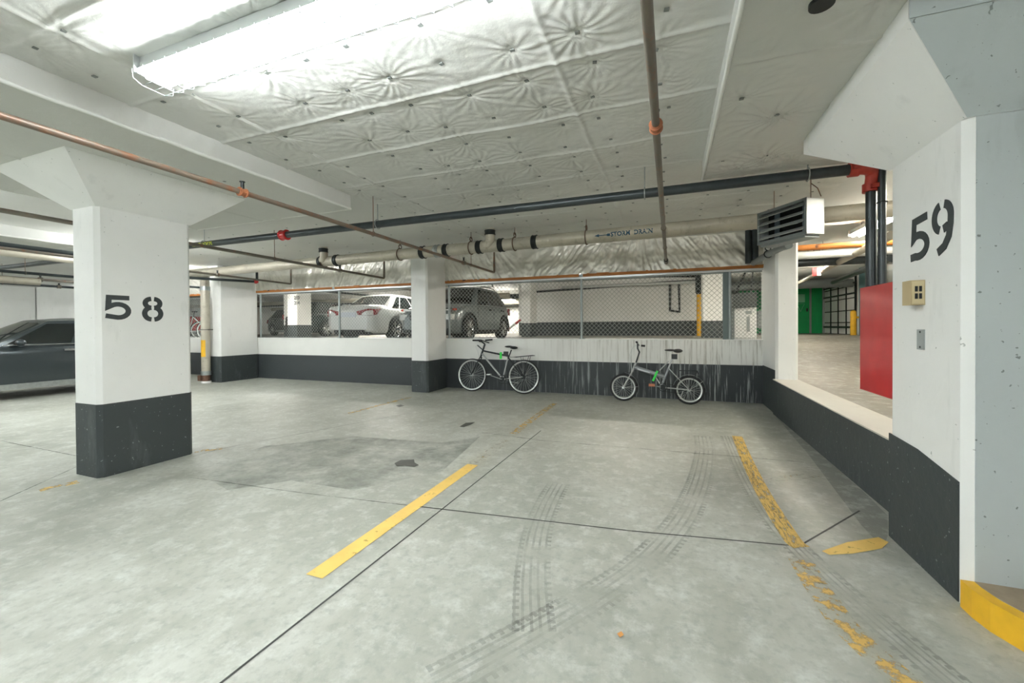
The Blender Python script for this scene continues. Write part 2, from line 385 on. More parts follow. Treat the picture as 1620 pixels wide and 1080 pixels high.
# ---- ceiling (quilted insulation, real relief)
rng = np.random.RandomState(5)
def vnoise(X, Y, s, seed):
    r = np.random.RandomState(seed); T = r.rand(64, 64)
    x = X/s+100; y = Y/s+100; xi = np.floor(x).astype(int); yi = np.floor(y).astype(int); fx = x-xi; fy = y-yi
    fx = fx*fx*(3-2*fx); fy = fy*fy*(3-2*fy); g = lambda a, b: T[a % 64, b % 64]
    return (g(xi, yi)*(1-fx)+g(xi+1, yi)*fx)*(1-fy)+(g(xi, yi+1)*(1-fx)+g(xi+1, yi+1)*fx)*fy
def quilt(name, x0, x1, y0, y1, z, step, pins, seams_y, seams_x, m, amp=1.):
    xs = np.linspace(x0, x1, max(2, int((x1-x0)/step)+1)); ys = np.linspace(y0, y1, max(2, int((y1-y0)/step)+1))
    X, Y = np.meshgrid(xs, ys); Z = np.zeros_like(X)
    Z += .016*amp*(vnoise(X, Y, .55, 3)-.5)+.007*amp*(vnoise(X, Y, .16, 4)-.5)
    ang = vnoise(X, Y, 1.2, 8)*3.0                         # directional crinkles
    ph = (X*np.cos(ang)+Y*np.sin(ang))
    Z += .0012*amp*(vnoise(X*3.2, Y, .05, 21)+vnoise(X, Y*2.5, .06, 22)-1)+.0012*amp*np.sin(ph*70+14*vnoise(X, Y, .3, 9)+9*vnoise(X, Y, .11, 11))*np.clip(vnoise(X, Y, .8, 10)*2.4-1.2, 0, 1)
    for (px, py, st, n, p0) in pins:
        R_ = .42; i0, i1 = np.searchsorted(xs, [px-R_, px+R_]); j0, j1 = np.searchsorted(ys, [py-R_, py+R_])
        if i1 <= i0 or j1 <= j0: continue
        dx = X[j0:j1, i0:i1]-px; dy = Y[j0:j1, i0:i1]-py; r = np.hypot(dx, dy)+1e-4; th = np.arctan2(dy, dx)
        wob = th+.10*np.sin(r*11+p0)+.12*(vnoise(X[j0:j1, i0:i1], Y[j0:j1, i0:i1], .12, 31)-.5)
        Z[j0:j1, i0:i1] += amp*(.012*np.exp(-(r/.045)**2)+st*.0105*np.minimum(r/.03, 1)*np.exp(-r/.10)*(1-2*np.abs(np.sin(.5*(n*wob+p0+1.2*np.sin(2*th+p0))))**.8)*(.6+.4*np.sin(3*th+2*p0))+st*.005*np.minimum(r/.03, 1)*np.exp(-r/.16)*np.cos((n+5)*wob*1.0+2*p0))
    for sy in seams_y:
        yy = sy+.02*(vnoise(X, Y*0, .8, int(sy*10) % 50)-.5); Z -= .010*np.exp(-((Y-yy)/.016)**2)-.003*np.exp(-((Y-yy-.04)/.02)**2)
    for sx in seams_x:
        xx = sx+.02*(vnoise(X*0, Y, .8, 17)-.5); Z -= .010*np.exp(-((X-xx)/.018)**2)
    V = np.stack([X.ravel(), Y.ravel(), z+Z.ravel()], 1); nx = len(xs); ny = len(ys)
    a = (np.arange(ny-1)[:, None]*nx+np.arange(nx-1)[None]).ravel()
    Fc = np.stack([a, a+nx, a+nx+1, a+1], 1)
    me = bpy.data.meshes.new(name); me.vertices.add(len(V)); me.vertices.foreach_set('co', V.ravel())
    me.loops.add(Fc.size); me.loops.foreach_set('vertex_index', Fc.ravel()); me.polygons.add(len(Fc))
    me.polygons.foreach_set('loop_start', np.arange(len(Fc))*4); me.polygons.foreach_set('loop_total', np.full(len(Fc), 4))
    me.polygons.foreach_set('use_smooth', np.ones(len(Fc), bool)); me.materials.append(m); me.update(); me.validate()
    o = bpy.data.objects.new(name, me); COL.objects.link(o); return o
pins = []
rows = [.55, .89, 1.24, 1.58, 1.93, 2.27, 2.60, 2.95, 3.30, 3.67, 3.97, 4.32, 4.66, 5.0, 5.35, 5.7, 6.05, 6.4, 6.75, 7.1, 7.45, 7.8]
for y in rows:
    for x in (-3.4, -3.05, -2.42, -2.07, -1.72, -1.26, -.83, -.47, -.03, .42, .85, 1.28, 1.62):
        if x > .25 and y < 4.6: continue
        pins.append((x+rng.uniform(-.05, .05), y+rng.uniform(-.035, .035), rng.rand()**1.2*1.25, rng.randint(10, 19), rng.uniform(0, 6)))
ceil_ = struct(quilt('ceiling', -3.64, 1.85, .3, YB+.2, ZC, .0115, pins, [1.2, 1.84, 2.49, 3.14, 3.8, 4.45, 5.1, 5.75, 6.4, 7.05, 7.7], [-.65, -3.1], M_INS))
MB().box((-27, -9, ZC+.05), (12, YB+.2, ZC+.16)).build('slab', M_CEILP, ceil_)
pl = MB()
pl.grid([[(x, y, ZC) for x in np.linspace(-27, -3.64, 3)] for y in np.linspace(-9, YB+.2, 3)]).grid([[(x, y, ZC) for x in np.linspace(-3.64, 9, 3)] for y in np.linspace(-9, .3, 3)])
pl.build('outer_insulation', M_INS, ceil_)
washer = MB().prism([(-.013, -.011), (.013, -.011), (.013, .011), (-.013, .011)], -.003, .003)
washer = washer.build('insulation_washer', mat('washer_metal', '#8a8f8c', .5, .4), ceil_)
first = True; drop_pins = []
def add_washers(lst, z, parent, cap):
    global first
    lst = sorted(lst, key=lambda p: math.hypot(p[0], p[1]))[:cap]
    for (x, y, *_r_) in lst:
        if first and parent == ceil_: o = washer; first = False
        else: o = washer.copy(); COL.objects.link(o); o.parent = parent
        o.location = (x, y, z); o.rotation_euler = (0, 0, random.uniform(-.25, .25))
add_washers([p for p in pins if p[1] > .9], ZC+.004, ceil_, 225)
add_washers([(-4.1-.62*i+.2*(j % 2), 4.45+.52*j) for i in range(10) for j in range(7)], ZC-.001, ceil_, 70)

def drop_panel(x0, x1, y0, y1, name, npins, seed, step=.03, amp=.8):
    r = np.random.RandomState(seed); pp = []
    for i in range(npins): pp.append((r.uniform(x0+.1, x1-.1), r.uniform(y0+.2, y1-.1), r.rand()*1.3, r.randint(8, 14), r.uniform(0, 6)))
    if name == 'ceiling_panel_right': pp += [(.78, 4.12, 2.6, 13, 1.), (.70, 3.35, 2.2, 12, 2.), (.60, 4.35, 1.8, 11, .5), (1.0, 4.3, 1.6, 12, 4.)]
    o = struct(quilt(name, x0+.012, x1-.012, y0, y1-.012, ZD, step, pp, [y0+1.2], [x0+1.3], M_INSD, amp))
    e = MB()
    for (a, b) in (((x0, y0), (x0, y1)), ((x0, y1), (x1, y1)), ((x1, y1), (x1, y0)), ((x1, y0), (x0, y0))):
        n = max(2, int(math.dist(a, b)/.03)); P = []
        dx, dy = (b[0]-a[0])/math.dist(a, b), (b[1]-a[1])/math.dist(a, b)
        for k in range(7):
            zz = ZD+(ZC-ZD)*k/6; row = []
            for i in range(n+1):
                s_ = i/n*math.dist(a, b); off = .006*math.sin(s_*40+3*math.sin(s_*3)+k*.6)*(.5+.5*math.sin(s_*2.3+seed)) if 0 < k < 6 else 0
                row.append((a[0]+dx*s_-dy*off, a[1]+dy*s_+dx*off, zz+(.01 if k == 6 else 0)))
            P.append(row)
        e.grid(P)
    e.build('panel_edge', M_INS, o)
    t = MB()     # taped lower arris
    for (a, b) in (((x0, y0), (x0, y1)), ((x0, y1), (x1, y1)), ((x1, y1), (x1, y0))):
        n = 24; t.tube([(a[0]+(b[0]-a[0])*i/n, a[1]+(b[1]-a[1])*i/n, ZD+.004+.003*math.sin(i*1.7)) for i in range(n+1)], .014, 6)
    t.build('edge_tape', M_SEAM, o)
    add_washers([(p[0], p[1]) for p in pp], ZD+.004, o, 40)
    return o
first_done = first; first = False
drop_panel(-6.43, -3.63, 1.05, 4.04, 'ceiling_panel_left', 14, 3, .02, .35)
drop_panel(.31, 3.1, 1.40, 4.55, 'ceiling_panel_right', 10, 9, .012, 1.3)
drop_panel(-12.4, -9.5, 1.05, 4.04, 'ceiling_panel_far_left', 6, 4, .05, 1.)
drop_panel(-6.43, -3.63, -4.8, -1.85, 'ceiling_panel_rear', 6, 5, .06, .8)

# ---- floor markings (all lie on the floor)
def decal(name, poly, m, z):
    b = MB(); P = [onp(p, 2, 0) for p in poly]; b.add([(p.x, p.y, z) for p in P], [list(range(len(P)))])
    return b.build(name, m, floor)
def strip(name, pts, wd, m, z, world=False, uv=False):
    P = [onp(p, 2, 0) if not world else Vector((*p, 0)) for p in pts]; L = []; U = []; acc = 0; n = len(P)
    for i in range(n):
        d = (P[min(i+1, n-1)]-P[max(i-1, 0)]).normalized(); q = Vector((-d.y, d.x, 0))*wd/2
        if i: acc += (P[i]-P[i-1]).length
        L += [(P[i]+q), (P[i]-q)]; U += [(0, acc), (1, acc)]
    b = MB(); b.add([(p.x, p.y, z) for p in L], [[2*i, 2*i+1, 2*i+3, 2*i+2] for i in range(n-1)])
    return b.build(name, m, floor, uv=U if uv else None)
def smooth(pts, k=8):
    out = []
    for i in range(len(pts)-1):
        p0 = pts[max(i-1, 0)]; p1 = pts[i]; p2 = pts[i+1]; p3 = pts[min(i+2, len(pts)-1)]
        for j in range(k):
            t = j/k
            out.append(tuple(.5*(2*p1[c]+(p2[c]-p0[c])*t+(2*p0[c]-5*p1[c]+4*p2[c]-p3[c])*t*t+(3*p1[c]-p0[c]-3*p2[c]+p3[c])*t**3) for c in (0, 1)))
    return out+[pts[-1]]
decal('dark_floor_strip', [(1206, 637), (1221, 651), (1280, 720), (1363, 831), (1398, 868), (1405, 845), (1404, 815), (1300, 712), (1237, 652)], M_DARKFLOOR, .001)  # strip of darker concrete along the low right wall
strip('saw_cut_joint', [(345, 1084), (700, 805), (856, 681)], .012, M_JOINT, .002)
strip('saw_cut_joint', [(660, 801), (1000, 840), (1240, 862)], .014, M_JOINT, .002)
strip('saw_cut_joint', [(1240, 862), (1266, 863), (1360, 808)], .012, M_JOINT, .002)
strip('saw_cut_joint', [(300, 755), (480, 780), (660, 801)], .012, M_JOINTF, .002)
strip('saw_cut_joint', [(762, 684), (860, 697), (1272, 731)], .014, M_JOINTF, .002)
strip('saw_cut_joint', [(0, 793), (60, 766), (122, 738)], .012, M_JOINTF, .002)
strip('saw_cut_joint', [(0, 697), (120, 721)], .012, M_JOINTF, .002)
strip('saw_cut_joint', [(305, 722), (352, 709), (640, 655)], .012, M_JOINTF, .002)
strip('yellow_parking_line', [(497, 912), (652, 803), (748, 735)], .115, M_YEL, .003)
strip('yellow_parking_line', [(748, 735), (800, 697)], .115, M_YELF, .003)
strip('yellow_parking_line', [(812, 686), (845, 661), (878, 638)], .11, M_YELW, .003)
strip('yellow_parking_line', [(548, 655), (650, 628)], .10, M_YELW, .003)
strip('yellow_parking_line', [(308, 715), (352, 709)], .10, M_YELW, .003)
strip('yellow_parking_line', [(62, 776), (124, 762)], .10, M_YELW, .003)
strip('yellow_parking_line', smooth([(1166, 690), (1185, 735), (1212, 788), (1252, 852), (1268, 866)]), .11, paint_mat('scuffed_yellow_floor_paint', '#e0bb62', .36, .50, .9, 9, (6, 1, 1)), .003)
strip('yellow_parking_line', smooth([(1266, 885), (1300, 940), (1350, 1005), (1440, 1085)]), .125, M_YELW, .003)
decal('yellow_paint_patch', [(1300, 872), (1340, 858), (1390, 850), (1406, 858), (1395, 868), (1350, 876), (1312, 878)], M_YEL, .003)
decal('yellow_paint_patch', [(1215, 757), (1255, 750), (1300, 748), (1300, 755), (1250, 760), (1218, 763)], M_YELF, .003)
decal('oil_stain', [(624, 733), (634, 728), (655, 727), (656, 732), (663, 736), (655, 739), (640, 737), (628, 738)], M_STAIN, .004)
decal('oil_stain', [(727, 675), (737, 669), (752, 668), (745, 672), (733, 676)], M_STAIN, .004)
decal('oil_stain', [(626, 642), (634, 640), (640, 642), (632, 644)], M_STAIN, .004)
decal('damp_patch', [(308, 745), (420, 705), (560, 690), (700, 700), (760, 690), (700, 745), (560, 775), (460, 760), (360, 775)], M_DAMP, .0005)
strip('tyre_mark', smooth([(690, 1085), (860, 992), (1000, 905), (1070, 835), (1102, 775), (1115, 720), (1112, 690)]), .21, M_TREAD, .0035, uv=True)
strip('tyre_mark', smooth([(845, 1000), (842, 920), (848, 850), (865, 800), (884, 765)]), .20, M_TREAD, .0036, uv=True)
strip('tyre_mark', smooth([(1150, 690), (1185, 765), (1235, 838), (1300, 905), (1390, 985), (1510, 1085)]), .16, M_TREAD, .0037, uv=True)
lf = decal('fallen_leaf', [(976, 1004), (983, 1000), (987, 1006), (981, 1010)], mat('dry_leaf', '#d79a56', .7), .006)

# ------------------------------------------------------------------ columns
def column(x0, x1, y0, y1, ztop, label, zband=.66, cap=None, z0=0., band=True, group=None, m=None):
    root = empty('concrete_column', label, 'column', ((x0+x1)/2, (y0+y1)/2, z0), group=group)
    cx, cy = (x0+x1)/2, (y0+y1)/2; hx, hy = (x1-x0)/2, (y1-y0)/2
    MB().box((-hx, -hy, 0), (hx, hy, ztop-z0), .035).build('shaft', m or M_WHITE, root)
    if band: MB().box((-hx-.003, -hy-.003, .001), (hx+.003, hy+.003, zband-z0), .036).build('black_base_band', M_BLACK, root)
    if cap:
        (X0, X1, Y0, Y1, Z1, Z2) = cap; b = MB()
        q = lambda X0, X1, Y0, Y1, Z: [(X0-cx, Y0-cy, Z-z0), (X1-cx, Y0-cy, Z-z0), (X1-cx, Y1-cy, Z-z0), (X0-cx, Y1-cy, Z-z0)]
        b.add(q(x0, x1, y0, y1, ztop-.002)+q(X0, X1, Y0, Y1, Z1)+q(X0, X1, Y0, Y1, Z2), [(3, 2, 1, 0)]+[(i, (i+1) % 4, 4+(i+1) % 4, 4+i) for i in range(4)]+[(4+i, 4+(i+1) % 4, 8+(i+1) % 4, 8+i) for i in range(4)]+[(8, 9, 10, 11)])
        fixn(b.build('flared_capital', M_WHITE if m is None else m, root))
    return root
c58 = column(-5.235, -4.84, 2.17, 2.97, 2.475, 'white concrete column stencilled 58 with a black base band and flared capital', .67, (-5.62, -4.44, 1.81, 3.30, 2.797, 2.81))
c59 = column(1.31, 1.80, 2.60, 3.32, 2.325, 'white concrete column stencilled 59 beside the red panel and yellow curb', .6, (.995, 2.15, 2.36, 3.90, 2.70, 2.81), band=False)
cc = Vector((1.555, 2.96, 0))
MB().prism([(2.637, .002), (3.317, .002), (3.317, .66), (3.0, .645), (2.637, .585)], 1.304-cc.x, 1.312-cc.x, lambda a, b, c: (c, a-cc.y, b)).build('black_base_band', M_BLACK, c59)
MB().box((1.346-cc.x, 2.596-cc.y, 0), (1.80-cc.x, 2.602-cc.y, 2.32)).build('front_face', M_SHADEDGREY, c59)  # front side greyer than the rest: rougher paint plus painted-in shade
MB().prism([(.997, 2.702), (2.15, 2.702), (2.15, 2.81), (.997, 2.81)], 2.352, 2.358, lambda a, b, c: (a-cc.x, c-cc.y, b)).add([(.997-cc.x, 2.357-cc.y, 2.70), (2.15-cc.x, 2.357-cc.y, 2.70), (1.80-cc.x, 2.597-cc.y, 2.322), (1.312-cc.x, 2.597-cc.y, 2.322)], [(0, 1, 2, 3)]).build('capital_front_face', M_SHADEDGREY, c59)
column(-5.10, -4.69, 7.40, YB, 2.96, 'white concrete column in the middle of the back wall left of the upright bicycle', .66)
column(-11.02, -10.6, 7.15, YB, 2.96, 'white concrete column on the back wall behind the vertical drain pipe', .66)
column(1.50, 1.795, 7.28, YB+.15, 2.96, 'white concrete column at the right end of the back wall under the unit heater', .66, band=False)
ccn = [o for o in bpy.data.objects if 'unit heater' in o.get('label', '') and o.get('category') == 'column'][0]
MB().box((-.1515, -.50, .001), (-.1465, .53, .665)).build('black_base_band', M_BLACK, ccn)
column(-16.85, -16.4, 7.15, YB, 2.96, 'white concrete column on the back wall, hidden behind column 58', .66)
column(-22.6, -22.2, 7.15, YB, 2.96, 'white concrete column at the far left end of the back wall', .66)

# stencilled numbers
def digits(spec, parent, org, xface, ysign=1):
    # spec: list of (name, [paths]) with coordinates in metres along +Y and Z
    for nm, paths, wd in spec:
        b = MB(); p0 = parent.location
        for i_, path in enumerate(paths): b.ribbon(path, wd, lambda a, b_, c: (xface-p0.x+c, org[0]+a-p0.y, org[1]+b_-p0.z), .003+.0008*(i_ % 2))
        fixn(b.build(nm, M_STENC, parent))
def arc(cx, cy, rx, ry, a0, a1, n=14):
    return [(cx+rx*math.cos(math.radians(a0+(a1-a0)*i/n)), cy+ry*math.sin(math.radians(a0+(a1-a0)*i/n))) for i in range(n+1)]
five = [[(.188, .207), (.033, .207), (.028, .117)]+arc(.102, .083, .078, .062, 118, -108)+[(.008, .036)]]
digits([('stencil_digit_five', five, .043)], c58, (2.225, 1.445), -4.84)
e8 = [arc(-.011, .165, .052, .044, 92, 268), arc(-.011, .063, .058, .058, 92, 268), arc(.011, .165, .052, .044, 88, -88), arc(.011, .063, .058, .058, 88, -88)]
digits([('stencil_digit_eight', e8, .044)], c58, (2.605, 1.447), -4.84)
flip = lambda P, W=0: [(-a+W, b) for a, b in P]
five59 = [[(.02, .245), (.135, .235), (.138, .14)]+[(q[0], q[1]) for q in arc(.085, .095, .06, .065, 60, 280)]+[(.15, .04)]]
# seen from the left side the +Y direction runs to the left of the face
def digits59(nm, paths, wd, yc, zc):
    b = MB(); p0 = c59.location
    for i_, path in enumerate(paths): b.ribbon(path, wd, lambda a, b_, c: (1.31-.001-c-p0.x, yc-a-p0.y, zc+b_-p0.z), .003+.0008*(i_ % 2))
    fixn(b.build(nm, M_STENC, c59))
digits59('stencil_digit_five', [[(.16, .235), (.035, .225), (.028, .13)]+arc(.075, .085, .085, .06, 110, -110)+[(.0, .025)]], .042, 3.07, 1.705)
digits59('stencil_digit_nine', [arc(.072, .185, .06, .065, 105, 255), arc(.088, .185, .062, .065, 80, -5)+[(.148, .14), (.135, .08), (.10, .035), (.045, .01)], [(.09, .123), (.125, .135)]], .042, 2.855, 1.712)

# curb in front of column 59
kx = [(1.295, 2.60), (1.295, 2.52), (1.31, 2.43), (1.36, 2.32), (1.46, 2.22), (1.62, 2.15), (2.2, 2.05), (3.2, 2.0), (3.2, 2.60)]
kb = empty('curb', 'yellow painted rounded curb at the foot of column 59', 'curb', (1.3, 2.6, 0))
fixn(MB().prism([(a-1.3, b-2.6) for a, b in kx], 0, .13).build('curb_body', M_YPAINT, kb))
MB().prism([(a-1.3+.05, b-2.6+.03) for a, b in kx[1:-2]]+[(1.85, -.003), (.045, -.003)], .128, .133).build('curb_top', mat('brown_curb_top', '#9a8b76', .7, 0, .2, 8), kb)

# outlet box and cover plate on column 59
ob = empty('junction_box', 'beige surface-mounted electrical box on column 59', 'electrical box', (1.31, 2.975, 1.525))
MB().box((-.062, -.045, -.068), (0, .045, .068)).build('box_body', M_BEIGE, ob)
MB().box((-.057, -.049, -.062), (-.006, -.045, .062)).build('face_plate', mat('pale_beige_plastic', '#d3c39a', .5), ob)
for a in (-.022, -.040):
    for b in (-.02, .02): MB().box((a-.006, -.051, b-.015), (a+.006, -.048, b+.015)).build('slot', M_PLAST, ob)
cp = empty('cover_plate', 'small grey blank plate on column 59 below the beige box', 'cover plate', (1.31, 2.965, 1.265))
MB().box((-.006, -.034, -.056), (0, .034, .056)).build('plate', M_GREYPL, cp)
for a in (.042, -.042): MB().frustum((-.008, 0, a), (-.005, 0, a), .006, .006, 8).build('screw', M_DARKM, cp)

# ------------------------------------------------------------------ fluorescent fixtures
def fixture(label, x, y, z, L=2.44, rz=0, tm=None, guard=False, group=None, zc=ZC):
    root = empty('fluorescent_light', label, 'light', (x, y, z), rz, group)
    h = L/2
    MB().box((-h, -.07, .055), (h, .07, .12)).build('housing', M_HEAT, root)
    MB().prism([(-.085, .045), (.085, .045), (.07, .06), (-.07, .06)], -h, h, lambda a, b, c: (c, a, b)).build('reflector', M_HEAT, root)
    MB().box((-h-.006, -.1, .02), (-h, .1, .12)).build('end_plate', M_HEAT, root)
    MB().box((h, -.1, .02), (h+.006, .1, .12)).build('end_plate', M_HEAT, root)
    for s in (-1, 1): MB().frustum((-h+.03, s*.045, .012), (h-.03, s*.045, .012), .019, .019, 10).build('tube', tm or M_TUBE, root)
    if zc-z > .13:
        for s in (-1, 1): MB().frustum((s*h*.7, 0, .12), (s*h*.7, 0, zc-z), .004, .004, 6).build('rod', M_DARKM, root)
    if guard:
        g = MB()
        for i in range(int(L/.1)+1):
            X = -h+i*.1; g.tube([(X, -.11, .03), (X, -.105, -.02), (X, -.06, -.042), (X, .06, -.042), (X, .105, -.02), (X, .11, .03)], .0022, 5)
        for Y, Z in ((-.107, -.0), (-.06, -.042), (0, -.042), (.06, -.042), (.107, -.0)): g.tube([(-h, Y, Z), (h, Y, Z)], .0022, 5)
        g.build('wire_guard', M_STEEL, root)
    return root
fixture('long fluorescent light with wire guard on the ceiling above column 58\'s bay', -1.71, 1.60, 2.845, 2.44, guard=True)
for (x, y, lb) in ((-1.7, -2.2, 'fluorescent light on the ceiling behind the camera'), (-7.9, 1.6, 'fluorescent light on the ceiling left of column 58'), (-7.9, -2.2, 'fluorescent light on the ceiling behind left of column 58'),
                   (-14.0, 1.6, 'fluorescent light on the ceiling over the dark car'), (4.2, -2.5, 'fluorescent light on the ceiling behind column 59'), (-14.0, -3, 'fluorescent light on the far left ceiling behind the camera'),
                   (-20, 2.5, 'fluorescent light on the ceiling at the left end'), (-4.5, -6, 'fluorescent light near the rear wall'), ):
    fixture(lb, x, y, 2.845, tm=M_TUBEF if x < -13 else None)
fixture('added short fill light with fluorescent tubes, unseen behind column 58', -9.0, 4.65, 2.845, 1.4, tm=M_TUBEF)  # added out of view to brighten the back of the bay
fixture('added short fill light with fluorescent tubes, unseen far behind column 58', -12.0, 6.7, 2.845, 1.2, tm=M_TUBEF)  # another unseen light, added to lift the back left
DL = [(3.55, 4.9, 'added fill light over the ramp, unseen behind column 59'), (-14, 11, 'leftmost fluorescent light over the upper deck'), (-8.2, 11.4, 'fluorescent light above the white sedan on the deck'), (-1.2, 11.5, 'fluorescent light over the deck before the white middle wall'),  # the first entry is an unseen light added to brighten the back wall
      (-14, 17, 'fluorescent light over the far deck beyond the parked cars'), (-9.0, 21, 'fluorescent light over the deck behind the grey SUV'), (-18, 23, 'fluorescent light in the far left corner of the deck'),
      (3.0, 8.0, 'fluorescent light over the ramp behind the vertical black pipes'), (3.35, 12.2, 'fluorescent light hanging before the green door'), (3.5, 17.0, 'fluorescent light over the ramp nearest the corner column'), (6.5, 6.0, 'fluorescent light over the far side of the ramp')]
for i, (x, y, lb) in enumerate(DL):
    fixture(lb, x, y, 2.80 if x < 2 else 2.86, 1.6 if x > 2 else 2.44, PI/2 if x > 2 else 0, M_TUBED if x > -5 else M_TUBEL, zc=ZKC if y > 8.4 else 3.13)

# ------------------------------------------------------------------ pipes
def hanger(parent, x, y, z, r, zc, m=M_DARKM, ax=(1, 0, 0), name='pipe_hanger'):
    p = parent.location; c = Vector((x, y, z))-p
    b = MB(); b.ring(c, ax, r+.008, .009, 20, 6)
    b.ring(c+Vector((0, 0, r+.045)), ax, .038, .008, 14, 6)
    b.frustum(c+Vector((0, 0, r+.05)), (c.x, c.y, zc-p.z), .005, .005, 6)
    return b.build(name, m, parent)
def coupling(parent, c, ax, r, L, m, name='coupling', bands=True):
    p = parent.location; c = Vector(c)-p; ax = Vector(ax).normalized(); b = MB()
    b.frustum(c-ax*L/2, c+ax*L/2, r, r, 18)
    if bands:
        for s in (-1, 1): b.ring(c+ax*s*L*.36, ax, r+.001, .006, 18, 5)
    return b.build(name, m, parent)
def run_pipe(name, label, pts, r, m, cat='pipe', n=14, group=None):
    root = empty(name, label, cat, pts[0], group=group); o = Vector(pts[0])
    b = MB(); b.tube([Vector(p)-o for p in pts], r, n); b.build('pipe_run', m, root); return root
def bend(p0, c, p1, r=.08, k=6):
    p0, c, p1 = Vector(p0), Vector(c), Vector(p1); a = c+(p0-c).normalized()*r; b = c+(p1-c).normalized()*r
    return [tuple(a*(1-t)**2+c*2*t*(1-t)+b*t*t) for t in [i/k for i in range(k+1)]]

# storm drain
sy = lambda x: 6.25-(x+.5)*.042
SZ = 2.70
sd = run_pipe('storm_drain_pipe', 'beige cast iron storm drain pipe running along under the ceiling before the back wall', [(-12.5, sy(-12.5), SZ), (-5, sy(-5), SZ), (7, sy(7), SZ)], .098, M_IRON, n=20)
D_ = Vector((1, -.042, 0)).normalized()
for px in (360, 567, 727, 813, 937):
    x = onp((px, 385), 2, SZ).x; hanger(sd, x, sy(x), SZ, .10, ZC, mat('brown_hanger', '#6b5547', .6, .3), D_)
for px in (622, 745, 788, 850, 352, 655, 675, 398):
    x = onp((px, 385), 2, SZ).x; coupling(sd, (x, sy(x), SZ), D_, .108, .09, M_DARKM if px not in (655,) else M_STEEL)
for nm, px in (('drain_riser', 768), ('drain_riser', 366)):
    x = onp((px, 385), 2, SZ).x; y = sy(x)-.02; b = MB(); o = sd.location
    P = [(x-.10, y, SZ+.02)]+bend((x-.10, y, SZ+.02), (x+.02, y-.06, SZ+.03), (x+.02, y-.08, ZC), .09)+[(x+.02, y-.08, ZC)]
    b.tube([Vector(p)-o for p in P], .078, 16); b.build(nm, M_IRON, sd)
    coupling(sd, (x+.02, y-.08, ZC-.07), (0, 0, 1), .086, .08, M_DARKM)
def on_pipe(r, x0, y0, z0, c0, rev=1):
    # wraps lettering round the lower front of a pipe along X
    o = sd.location
    def fn(a, b, c):
        th = math.radians(c0)+b/r; rr = r+.0015+max(c, 0)
        return (x0+a-o.x, sy(x0+a)-math.cos(th)*rr-o.y, z0+math.sin(th)*rr-o.z)
    return fn
xs_ = onp((1003, 368), 2, SZ).x
text_obj('STORM  DRAIN', .085, M_BLUE, sd, on_pipe(.098, xs_-.03, 0, SZ, -8), 'lettering', .0008)
ar = MB(); fn = on_pipe(.098, xs_, 0, SZ, -8)
for poly in ([(-.50, -.006), (-.34, -.006), (-.34, .006), (-.50, .006)], [(-.56, 0), (-.49, -.022), (-.49, .022)], [(-.37, -.018), (-.33, -.018), (-.33, .018), (-.37, .018), (-.385, 0)]): ar.prism(poly, 0, .001, fn)
ar.build('arrow', M_BLUE, sd)

# vertical drain down-pipe in front of the left back column
dp = empty('drain_down_pipe', 'beige vertical drain pipe with a yellow sticker before the left back column', 'pipe', (-10.9, 7.0, 0))
MB().frustum((0, 0, .22), (0, 0, 2.55), .098, .098, 20).build('pipe_run', M_IRON, dp)
MB().tube([(0, 0, 2.5)]+bend((0, 0, 2.5), (0, -.0, 2.7), (.5, -.28, 2.7), .12)+[(.3, -.2, 2.7)], .10, 16).build('elbow', M_IRON, dp)
MB().frustum((0, 0, .20), (0, 0, .30), .108, .108, 20).frustum((0, 0, 2.32), (0, 0, 2.42), .108, .108, 20).build('coupling', M_STEEL, dp)
MB().frustum((0, 0, 0.0), (0, 0, .05), .11, .11, 20).build('foot', M_WHITE, dp)
MB().frustum((0, 0, .05), (0, 0, .21), .085, .085, 18).box((-.12, -.13, .06), (-.02, -.03, .2)).build('clean_out', mat('rusty_clean_out', '#6d5040', .7, .2, .3, 20), dp)
MB().ring((0, 0, 1.34), (0, 0, 1), .104, .007, 20, 6).box((.09, -.01, 1.33), (.26, .01, 1.35)).build('bracket', M_DARKM, dp)
st = MB(); st.grid([[(.1*math.sin(a), -.1*math.cos(a), z) for a in np.linspace(-.35, .95, 8)] for z in (.66, 1.08)]); st.build('yellow_sticker', M_YPAINT, dp)
st = MB(); st.grid([[(.1*math.sin(a), -.1*math.cos(a), z) for a in np.linspace(-1.1, -.5, 5)] for z in (.95, 1.25)]); st.build('blue_sticker', mat('blue_sticker', '#7fa7c4', .5), dp)

# main standpipe (black, along X)
MZ, MY = 2.70, 4.44
px0 = 1.66
mp = empty('standpipe', 'black main standpipe running across below the ceiling to the red elbow', 'pipe', (-20, MY, MZ))
MB().frustum((0, 0, 0), (21.53, 0, 0), .047, .047, 18).build('pipe_run', M_PIPEB, mp)
for px in (597, 1020, 1278, 322): 
    x = onp((px, 300), 1, MY).x; c = (x+20, 0, 0); b = MB(); b.ring(c, (1, 0, 0), .058, .006, 18, 5).frustum((x+20, 0, .055), (x+20, 0, ZC-MZ), .006, .006, 6); b.build('pipe_hanger', M_STEEL, mp)
x = onp((450, 370), 1, MY).x
MB().frustum((x+20-.06, 0, 0), (x+20+.06, 0, 0), .066, .066, 18).ring((x+20-.05, 0, 0), (1, 0, 0), .066, .01, 18, 6).ring((x+20+.05, 0, 0), (1, 0, 0), .066, .01, 18, 6).build('coupling', M_RED, mp)
def fire_fn(a, b, c):
    th = math.radians(-12)+b/.048; rr = .0485+max(c, 0); x_ = onp((324, 385), 1, MY).x
    return (x_+20+a, -math.cos(th)*rr, math.sin(th)*rr)
text_obj('FIRE STANDPIPE', .065, M_LETY, mp, fire_fn, 'lettering', .0008)
